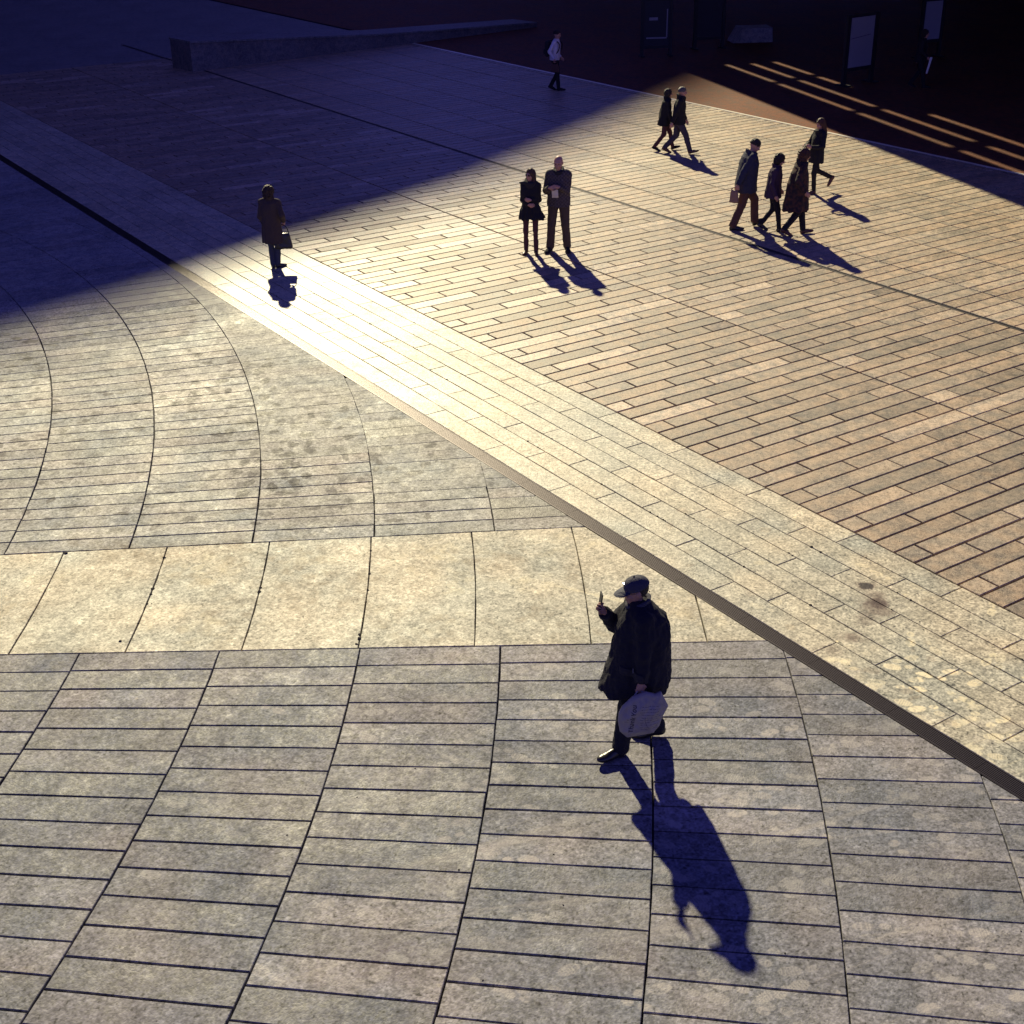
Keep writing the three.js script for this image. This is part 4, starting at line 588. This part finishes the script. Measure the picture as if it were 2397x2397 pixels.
// his carrier bag
{
  const A = people.fg, hw = A.world(add3(A.wr.L, [0.0, -0.075, 0.01])), bag = thing('carrier_bag', 'white printed plastic carrier bag hanging beside the knee of the man with the cap', 'bag', [hw[0], hw[1], hw[2]], A.turn + Math.PI / 2);
  const c = document.createElement('canvas'); c.width = c.height = 1024; const g = c.getContext('2d'); g.fillStyle = '#99938f'; g.fillRect(0, 0, 1024, 1024); const r = rng(3);
  for (let i = 0; i < 60; i++) { g.fillStyle = `rgba(120,112,112,${0.05 + r() * 0.08})`; g.beginPath(); g.ellipse(r() * 1024, r() * 1024, 20 + r() * 120, 8 + r() * 40, r() * 3, 0, 6.3); g.fill(); }
  g.save(); g.translate(330, 800); g.rotate(-Math.PI / 2 + 0.08); g.fillStyle = '#1d1830'; g.font = 'bold 112px sans-serif'; g.fillText('Thank You', 0, 0); g.restore();
  g.strokeStyle = 'rgba(45,38,70,0.75)'; g.lineWidth = 9; for (let i = 0; i < 10; i++) { const y = 270 + i * 52; g.setLineDash([26 + r() * 40, 12 + r() * 14, 12, 10]); g.beginPath(); g.moveTo(430 + r() * 40, y + r() * 12); g.lineTo(760 + r() * 60, y + 10 + r() * 14); g.stroke(); } g.setLineDash([]); g.lineWidth = 7; g.beginPath(); g.moveTo(520, 470); g.quadraticCurveTo(530, 640, 620, 730); g.stroke();
  g.fillStyle = 'rgba(40,34,60,0.7)'; g.fillRect(215, 520, 26, 16); g.fillRect(180, 575, 60, 8);
  const t = new THREE.CanvasTexture(c); t.colorSpace = THREE.SRGBColorSpace; t.wrapS = t.wrapT = THREE.ClampToEdgeWrapping;
  const OUT = [[-0.186, 0.098], [-0.096, 0.196], [0.014, 0.235], [0.094, 0.205], [0.146, 0.227], [0.22, 0.076], [0.174, -0.033], [0.154, -0.12], [0.104, -0.192], [-0.126, -0.218], [-0.19, -0.153], [-0.212, -0.044], [-0.208, 0.039]];
  const f2 = (x, y) => { let d = 1e9, s = 1; for (let i = 0, j = OUT.length - 1; i < OUT.length; j = i++) { const a = OUT[i], b = OUT[j], ex = b[0] - a[0], ey = b[1] - a[1], wx = x - a[0], wy = y - a[1], t = clamp((wx * ex + wy * ey) / (ex * ex + ey * ey), 0, 1); d = Math.min(d, Math.hypot(wx - ex * t, wy - ey * t)); const c1 = y >= a[1], c2 = y < b[1], c3 = ex * wy > ey * wx; if ((c1 && c2 && c3) || (!c1 && !c2 && !c3)) s = -s; } return s * d; };
  const crease = (x, y) => Math.abs(perlin.noise(x * 7 + 1, y * 7, 2)) * 0.030 + Math.abs(perlin.noise(x * 15, y * 12 + 4, 7)) * 0.014;
  const f = (x, y, z) => { const d = f2(x, y), th = 0.075 * Math.sqrt(clamp(-d / 0.12, 0, 1)) - crease(x, y) * sstep(0.0, 0.05, -d); return Math.max(d, (Math.abs(z) - Math.max(0.006, th)) * 0.7); };
  const geo = netMesh(f, [-0.27, -0.30, -0.13], [0.27, 0.31, 0.13], 0.006), P = geo.attributes.position, U = geo.attributes.uv; for (let i = 0; i < P.count; i++) U.setXY(i, P.getX(i) / 0.50 + 0.5, P.getY(i) / 0.5 + 0.5);
  const m = new THREE.MeshPhysicalMaterial({ map: t, roughness: 0.45, transmission: 0.12, thickness: 0, side: THREE.DoubleSide }); const b = part('bag_body', geo, m, bag); b.position.set(0.02, -0.205, 0.06); b.rotation.z = -0.03;
  for (const e of [-1, 1]) part('handle', tubeGeo([[e * 0.06, -0.06, 0.05], [e * 0.04, -0.01, 0.03], [0, 0.012, 0.006 * e]], 0.007, 14), new THREE.MeshPhysicalMaterial({ color: rgb(0.30, 0.29, 0.32), roughness: 0.6 }), bag);
}
// the woman standing alone, seen from behind
person('lone', {
  h: 1.54, at: [-4.38, -24.93], heading: 172, lean: 1, label: 'woman seen from behind standing alone on the bright strip in a brown coat',
  feet: { L: [0.048, 0, 0, 0], R: [-0.052, 0.03, 0, 0, -40] }, head: { yaw: -22, pitch: 4 }, hands: { L: [0.22, 0.92, 0.14, [0.2, 0, -1]], R: [-0.235, 0.99, 0.12, [-0.4, 0, -1], [1.2, 0.7], [0, -1, 0.2]] },
  trousers: { mat: MAT.slate, w: 0.98, cuff: 0.062 }, shoes: { mat: MAT.leather, k: 0.95 }, hair: ['curly', hairMat(rgb(0.038, 0.018, 0.013))], headScale: 1.0,
  coat: { mat: MAT.brownCoat, sections: COAT(0.56, 0.225, 0.175, 1), fold: 0.013, collar: [0.078, 0.020, 0.03] },
});
function handbag(A, off, hx, hy, hz, label, mat, strap, turn = 0) {
  const w = A.world(off), b = thing('handbag', label, 'handbag', w, A.turn + turn); const bd = part('bag_body', bagGeo(hx, hy, hz, Math.min(hz * 0.8, 0.05), 0.008, 0.28, 0.009, hx * 100), mat, b); bd.position.y = -hy - strap;
  part('strap', tubeGeo([[-hx * 0.62, -strap - 0.02, 0], [-hx * 0.5, -strap * 0.45, 0], [0, 0.0, 0], [hx * 0.5, -strap * 0.45, 0], [hx * 0.62, -strap - 0.02, 0]], 0.011, 26), mat, b);
  const cl = part('clasp', new THREE.BoxGeometry(0.03, 0.018, 0.012), MAT.steelBit, bd); cl.position.set(hx * 0.5, hy * 0.92, 0); return b;
}
handbag(people.lone, add3(people.lone.wr.R, [0.02, -0.05, -0.07]), 0.175, 0.15, 0.065, 'dark handbag hanging from the arm of the woman in the brown coat', MAT.leather, 0.16, 0.2);
// the standing couple
person('cw', {
  h: 1.63, shoulder: 0.145, at: [0.45, -25.62], heading: -6, lean: 0, label: 'woman in sunglasses and a flared dark coat standing beside a bald man', headScale: 0.97,
  feet: { L: [0.105, 0.02, 0, 0, 10], R: [-0.105, -0.04, 0, 0, -12] }, head: { yaw: -32, pitch: 2 }, hands: { L: [0.02, 1.16, 0.20, [0.35, -0.6, -0.5], [0.8, 0.6], [-1, 0.15, 0.2], [0, 0, -1]], R: [-0.03, 1.06, 0.19, [-0.35, -0.6, -0.5], [0.8, 0.6], [1, -0.05, 0.2], [0, 0, -1]] },
  trousers: { mat: MAT.wine, w: 0.78, cuff: 0.055 }, shoes: { mat: MAT.bootBrown, boot: true, k: 0.9 }, hair: ['long', HAIRB],
  coat: { mat: MAT.black, sections: [[0.74, 0.27, 0.20, 0, 0.03], [0.90, 0.215, 0.17], [1.06, 0.165, 0.14], [1.26, 0.195, 0.15], [1.40, 0.175, 0.125], [1.465, 0.11, 0.095], [1.51, 0.08, 0.08, 0.008]], pleat: 1.6, fold: 0.014, arm: 0.056, collar: [0.085, 0.030, 0.035], collarName: 'scarf', collarMat: MAT.charcoal },
});
{ const A = people.cw, s = A.hs, p = (x, y, z) => add3(A.hc, add3(mul3(A.HX, x * s), add3(mul3(A.HY, y * s), mul3(A.HZ, z * s)))), f = uni([ell([0.032, 0.006, 0.094], [0.030, 0.024, 0.012]), ell([-0.032, 0.006, 0.094], [0.030, 0.024, 0.012]), cap([-0.03, 0.012, 0.10], [0.03, 0.012, 0.10], 0.004, 0.004), cap([0.055, 0.014, 0.085], [0.08, 0.012, 0.0], 0.004, 0.004), cap([-0.055, 0.014, 0.085], [-0.08, 0.012, 0.0], 0.004, 0.004)], 0.006); part('sunglasses', netMesh(framed((x, y, z) => f(x / s, y / s, z / s) * s, A.hc, A.HX, A.HY, A.HZ), sub3(A.hc, [0.15, 0.08, 0.15]), add3(A.hc, [0.15, 0.08, 0.15]), 0.005), MAT.lens, A.group);
  const sf = netMesh(uni([cap([A.sh.R[0] + 0.05, A.Y(1.47), 0.05], [A.sh.R[0] - 0.07, A.Y(1.475), 0.04], 0.045, 0.012)], 0.02), [-0.5, 1.2, -0.2], [0.2, 1.6, 0.3], 0.009); part('scarf_end', sf, MAT.charcoal, A.group); }
person('cm', {
  h: 1.83, shoulder: 0.165, at: [0.99, -25.80], heading: -8, lean: 2, label: 'bald man in a grey patterned jacket standing with hands together at his chest',
  feet: { L: [0.155, -0.02, 0, 0, 14], R: [-0.155, 0.04, 0, 0, -16] }, head: { yaw: -10, pitch: 16, fwd: 0.04 }, hands: { L: [0.03, 1.24, 0.26, [0.3, -0.8, -0.5], [0.6, 0.6], [-1, 0.1, 0.3], [0, -0.3, -1]], R: [-0.15, 1.22, 0.26, [-0.3, -0.8, -0.5], [0.7, 0.6], [0.8, 0.2, 0.4], [0, -0.2, -1]] },
  trousers: { mat: MAT.olive, w: 1.12, cuff: 0.068, drop: 0.05 }, shoes: { mat: MAT.black, k: 1.05 },
  coat: { mat: new THREE.MeshPhysicalMaterial({ vertexColors: true, roughness: 0.9, bumpMap: fabricBump, bumpScale: 0.005 }), name: 'jacket', color: (x, y, z) => { const n = 0.75 + 0.5 * (Math.sin(x * 95) * Math.sin(y * 95) > 0 ? 1 : 0) + perlin.noise(x * 40, y * 40, z * 40) * 0.5; return [0.075 * n, 0.060 * n, 0.060 * n]; }, sections: COAT(0.84, 0.215, 0.165, 1.04), arm: 0.066, collar: [0.078, 0.016, 0.03] },
});
{ const A = people.cm, w = A.world(add3(A.wr.R, [0.12, -0.05, 0.06])), p = thing('leaflet', 'crumpled pale leaflet in the hands of the bald man', 'paper', w, A.turn); const g = new THREE.PlaneGeometry(0.12, 0.19, 6, 8), P = g.attributes.position; for (let i = 0; i < P.count; i++) P.setZ(i, perlin.noise(P.getX(i) * 20, P.getY(i) * 14, 3) * 0.03); g.computeVertexNormals(); const sh = part('sheet', g, new THREE.MeshStandardMaterial({ color: rgb(0.55, 0.53, 0.52), roughness: 0.8, side: THREE.DoubleSide }), p); sh.position.y = -0.05; sh.rotation.x = 0.5; }
// the pair walking together in the distance
person('pl', {
  h: 1.52, at: [4.00, -34.80], heading: 94, lean: 4, label: 'person in a dark coat and reddish trousers walking on the left of the far pair', group: 'people walking across the plaza',
  feet: { L: [0.06, 0.26, 0, -14], R: [-0.06, -0.29, 0, 24] }, head: { pitch: 5 }, hands: { L: [0.24, 0.86, -0.12], R: [-0.24, 0.86, 0.16] },
  trousers: { mat: MAT.wine, w: 0.95 }, shoes: { mat: MAT.black }, hair: ['bob', HAIRD], coat: { mat: MAT.black, sections: COAT(0.74, 0.215, 0.20, 1, { dz: -0.03 }), collar: [0.078, 0.02, 0.04] },
});
person('pr', {
  h: 1.65, at: [4.29, -34.42], heading: 84, lean: 4, label: 'grey-haired man in a high-collared black jacket on the right of the far pair', group: 'people walking across the plaza',
  feet: { L: [0.08, -0.33, 0, 26], R: [-0.08, 0.33, 0, -16] }, head: { pitch: 6, fwd: 0.03 }, hands: { L: [0.25, 0.88, 0.20], R: [-0.25, 0.88, -0.16] },
  trousers: { mat: MAT.denim, w: 1.1 }, shoes: { mat: MAT.bootBrown }, hair: ['short', HAIRG], coat: { mat: MAT.black, name: 'jacket', sections: COAT(0.80, 0.215, 0.19, 1.06), arm: 0.068, collar: [0.084, 0.022, 0.055] },
});
// the group of three
person('gm', {
  h: 1.83, at: [4.80, -27.22], heading: 98, lean: 6, label: 'man with bowed head in dark blue jacket and rust trousers, left of the walking three', group: 'people walking across the plaza',
  feet: { L: [0.10, 0.25, 0, -24], R: [-0.10, -0.25, 0, 0] }, head: { pitch: 32, fwd: 0.06, dy: -0.02 }, hands: { L: [0.25, 0.86, 0.14], R: [-0.23, 0.90, -0.25, [-0.2, 0, -1], [1.2, 0.7], [0, -1, 0]] },
  trousers: { mat: MAT.rust, w: 1.15, cuff: 0.066 }, shoes: { mat: MAT.leather }, hair: ['short', HAIRD], coat: { mat: cloth(rgb(0.030, 0.033, 0.060)), name: 'jacket', sections: COAT(0.74, 0.23, 0.215, 1.22), arm: 0.074, collar: [0.08, 0.018, 0.03] },
});
handbag(people.gm, add3(people.gm.wr.R, [0.03, -0.05, -0.05]), 0.10, 0.13, 0.04, 'tan flat bag carried low by the man in rust trousers', MAT.tan, 0.05, 0.9);
person('boy', {
  h: 1.54, at: [5.31, -27.0], heading: 82, lean: 4, label: 'slight person in a plum jacket and black trousers, middle of the walking three', group: 'people walking across the plaza',
  feet: { L: [0.06, -0.22, 0, 28], R: [-0.06, 0.19, 0, 0] }, head: { pitch: 22, fwd: 0.05 }, hands: { L: [0.25, 0.92, 0.16], R: [-0.25, 0.88, 0.06] }, headScale: 1.06,
  trousers: { mat: MAT.black, w: 0.92 }, shoes: { mat: MAT.leather }, hair: ['bob', HAIRD], coat: { mat: MAT.plum, name: 'jacket', sections: COAT(0.78, 0.21, 0.20, 1.08), collar: [0.078, 0.02, 0.03] },
});
person('gw', {
  h: 1.70, at: [5.72, -26.67], heading: 94, lean: 5, label: 'curly-haired woman in a wide knee-length dark coat, right of the walking three', group: 'people walking across the plaza',
  feet: { L: [0.05, 0.20, 0, -6], R: [-0.06, -0.22, 0, 26] }, head: { pitch: 12, fwd: 0.04 }, hands: { L: [0.26, 0.9, 0.18], R: [-0.28, 0.95, 0.10] },
  trousers: { mat: MAT.black, w: 1.05 }, shoes: { mat: MAT.bootBrown }, hair: ['curly', HAIRB],
  coat: { mat: new THREE.MeshPhysicalMaterial({ vertexColors: true, roughness: 0.92, bumpMap: fabricBump, bumpScale: 0.006 }), color: (x, y, z) => { const n = perlin.noise(x * 18, y * 18, z * 18), k = clamp(0.35 + n * 1.3, 0, 1); return [lerp(0.018, 0.085, k), lerp(0.012, 0.035, k), lerp(0.016, 0.022, k)]; }, sections: [[0.52, 0.25, 0.265, -0.02], [0.78, 0.24, 0.24], [1.02, 0.235, 0.21], [1.25, 0.225, 0.18], [1.40, 0.19, 0.135], [1.465, 0.115, 0.098], [1.51, 0.08, 0.08, 0.008]], pleat: 1.0, arm: 0.068, collar: [0.08, 0.024, 0.035] },
});
{ const A = people.gw, b = part('brooch', new THREE.SphereGeometry(0.016, 10, 8), MAT.steelBit, A.group); b.position.set(-0.10, A.Y(1.455), A.spine(A.Y(1.45)) + 0.06); }
// the woman striding the other way behind them
person('run', {
  h: 1.62, at: [6.84, -30.06], heading: -70, lean: -6, sway: 0, label: 'long-haired woman striding the other way with one foot kicked up behind', hipZ: 0.04,
  feet: { L: [0.04, 0.06, 0, 0], R: [-0.07, -0.46, 0.13, 58] }, head: { yaw: 10, pitch: 14, fwd: 0.03 }, hands: { L: [0.16, 1.14, 0.30, [0.8, -0.5, -0.6], [0.8, 0.7], [-0.2, 0.5, 0.8], [-1, 0, 0]], R: [-0.12, 1.12, 0.30, [-0.8, -0.5, -0.6], [0.8, 0.7], [0.4, 0.4, 0.8], [1, 0, 0]] },
  trousers: { mat: MAT.black, w: 0.9 }, shoes: { mat: MAT.bootBrown }, hair: ['long', HAIRB], coat: { mat: MAT.black, sections: COAT(0.74, 0.20, 0.175, 0.96), arm: 0.058, collar: [0.08, 0.02, 0.03] },
});
{ const A = people.run, w = A.world(mix3(A.wr.L, A.wr.R, 0.5)), p = thing('phone', 'small phone in the hands of the striding woman', 'phone', [w[0], w[1] + 0.06, w[2]], A.turn); const o = part('case', new THREE.BoxGeometry(0.07, 0.14, 0.01), MAT.gadget, p); o.rotation.x = -0.7; o.position.z = 0.06; const q = part('screen', new THREE.BoxGeometry(0.062, 0.12, 0.002), MAT.lens, p); q.rotation.x = -0.7; q.position.set(0, 0.004, 0.055); }
// in the shade beyond
person('bp', {
  h: 1.80, at: [1.55, -43.9], heading: 70, lean: 5, label: 'person in a pale top walking through the shade with a rucksack', feet: { L: [0.05, -0.14, 0, 22], R: [-0.05, 0.14, 0, -6] }, head: { pitch: 10 }, hands: { L: [0.25, 0.95, 0.12], R: [-0.26, 0.95, 0.08, [-0.5, 0, -1], [1.2, 0.7], [0, -1, 0]] },
  trousers: { mat: MAT.black }, shoes: { mat: MAT.black }, hair: ['short', HAIRD], coat: { mat: MAT.pale, name: 'top', sections: COAT(0.90, 0.195, 0.145, 0.96), arm: 0.056 },
});
{ const A = people.bp, w = A.world([0, A.Y(1.22), A.spine(A.Y(1.22)) - 0.24]), b = thing('rucksack', 'dark rucksack on the back of the person in the pale top', 'rucksack', w, A.turn); part('pack', bagGeo(0.155, 0.23, 0.085, 0.07, 0.01, 0.15, 0.012, 3), MAT.charcoal, b); for (const e of [-1, 1]) part('strap', tubeGeo([[e * 0.09, 0.20, 0.05], [e * 0.12, 0.27, 0.20], [e * 0.13, 0.15, 0.41], [e * 0.15, -0.10, 0.34], [e * 0.14, -0.18, 0.06]], 0.016, 24), MAT.black, b); const pk = part('pocket', bagGeo(0.11, 0.08, 0.03, 0.025, 0.006, 0, 0.01, 8), MAT.charcoal, b); pk.position.set(0, -0.09, -0.09); }
handbag(people.bp, add3(people.bp.wr.R, [-0.02, -0.06, 0.02]), 0.15, 0.12, 0.05, 'brown bag carried at the thigh of the person in the pale top', MAT.rust, 0.08, 1.4);
person('dw', {
  h: 1.72, at: [12.76, -43.37], heading: 66, lean: 4, label: 'barely visible person in black walking in the deep shade beyond the light slits', feet: { L: [0.06, -0.22, 0, 22], R: [-0.06, 0.2, 0, -6] }, head: { pitch: 6 }, hands: { L: [0.25, 0.86, -0.1], R: [-0.26, 0.98, 0.26, [-0.5, -0.4, -1], [1.1, 0.7], [0, -0.8, 0.6]] },
  trousers: { mat: MAT.black }, shoes: { mat: MAT.black }, hair: ['bob', HAIRD], coat: { mat: MAT.black, sections: COAT(0.78, 0.21, 0.18, 1) },
});
{ const A = people.dw, w = A.world(add3(A.wr.R, [0, -0.08, 0.06])), p = thing('rolled_paper', 'white rolled paper in the hand of the person in black', 'paper', w, A.turn); const g = new THREE.CylinderGeometry(0.035, 0.028, 0.5, 14, 3, true); const o = part('sheet', g, new THREE.MeshStandardMaterial({ color: rgb(0.8, 0.8, 0.8), roughness: 0.8, side: THREE.DoubleSide }), p); o.rotation.set(0.2, 0, 0.18); o.position.y = -0.16; }
// ---------------------------------------------------------------- bits of dirt and crumbs caught in the joints
{
  const r = rng(404), gs = [], put = (x, z, s) => { const g = new THREE.IcosahedronGeometry(s, 1), P = g.attributes.position; const k = r() * 9; for (let i = 0; i < P.count; i++) { const q = 0.75 + 0.5 * perlin.noise(P.getX(i) / s * 1.7 + k, P.getY(i) / s * 1.7, P.getZ(i) / s * 1.7); P.setXYZ(i, P.getX(i) * q * (0.8 + r() * 0.02), P.getY(i) * q * 0.45, P.getZ(i) * q); } g.rotateY(r() * 6); g.translate(x, s * 0.15, z); g.deleteAttribute('uv'); g.computeVertexNormals(); gs.push(g); };
  for (const v of [9.34, 9.65, 9.96, 10.27, 10.58]) for (let i = 0; i < 34; i++) { const u = lerp(6, 24, r()), p = uv2xz(u, v + (r() - 0.5) * 0.012); put(p[0], p[1], 0.006 + r() * r() * 0.022); }
  for (const R0 of [23.602, 24.77, 25.938]) for (let i = 0; i < 9; i++) { const z = lerp(-13.7, -11.6, r()), d = z + 11.95; put(-27.5 + Math.sqrt(R0 * R0 - d * d) + (r() - 0.5) * 0.012, z, 0.006 + r() * r() * 0.03); }
  put(-1.57, -11.72, 0.032); put(-1.59, -11.62, 0.02); put(-1.575, -11.8, 0.022); put(-4.0, -11.75, 0.022); put(-5.1, -13.66, 0.03);
  for (let i = 0; i < 60; i++) put(lerp(-6, 6, r()), lerp(-16, -6.5, r()), 0.004 + r() * 0.007);
  const o = shadowed(new THREE.Mesh(mergeGeometries(gs), new THREE.MeshStandardMaterial({ color: rgb(0.03, 0.025, 0.024), roughness: 1 }))); o.name = 'joint_dirt'; o.userData = { label: 'dark crumbs of dirt caught in the paving joints', category: 'dirt', kind: 'stuff' }; scene.add(o);
}
renderer.render(scene, camera);
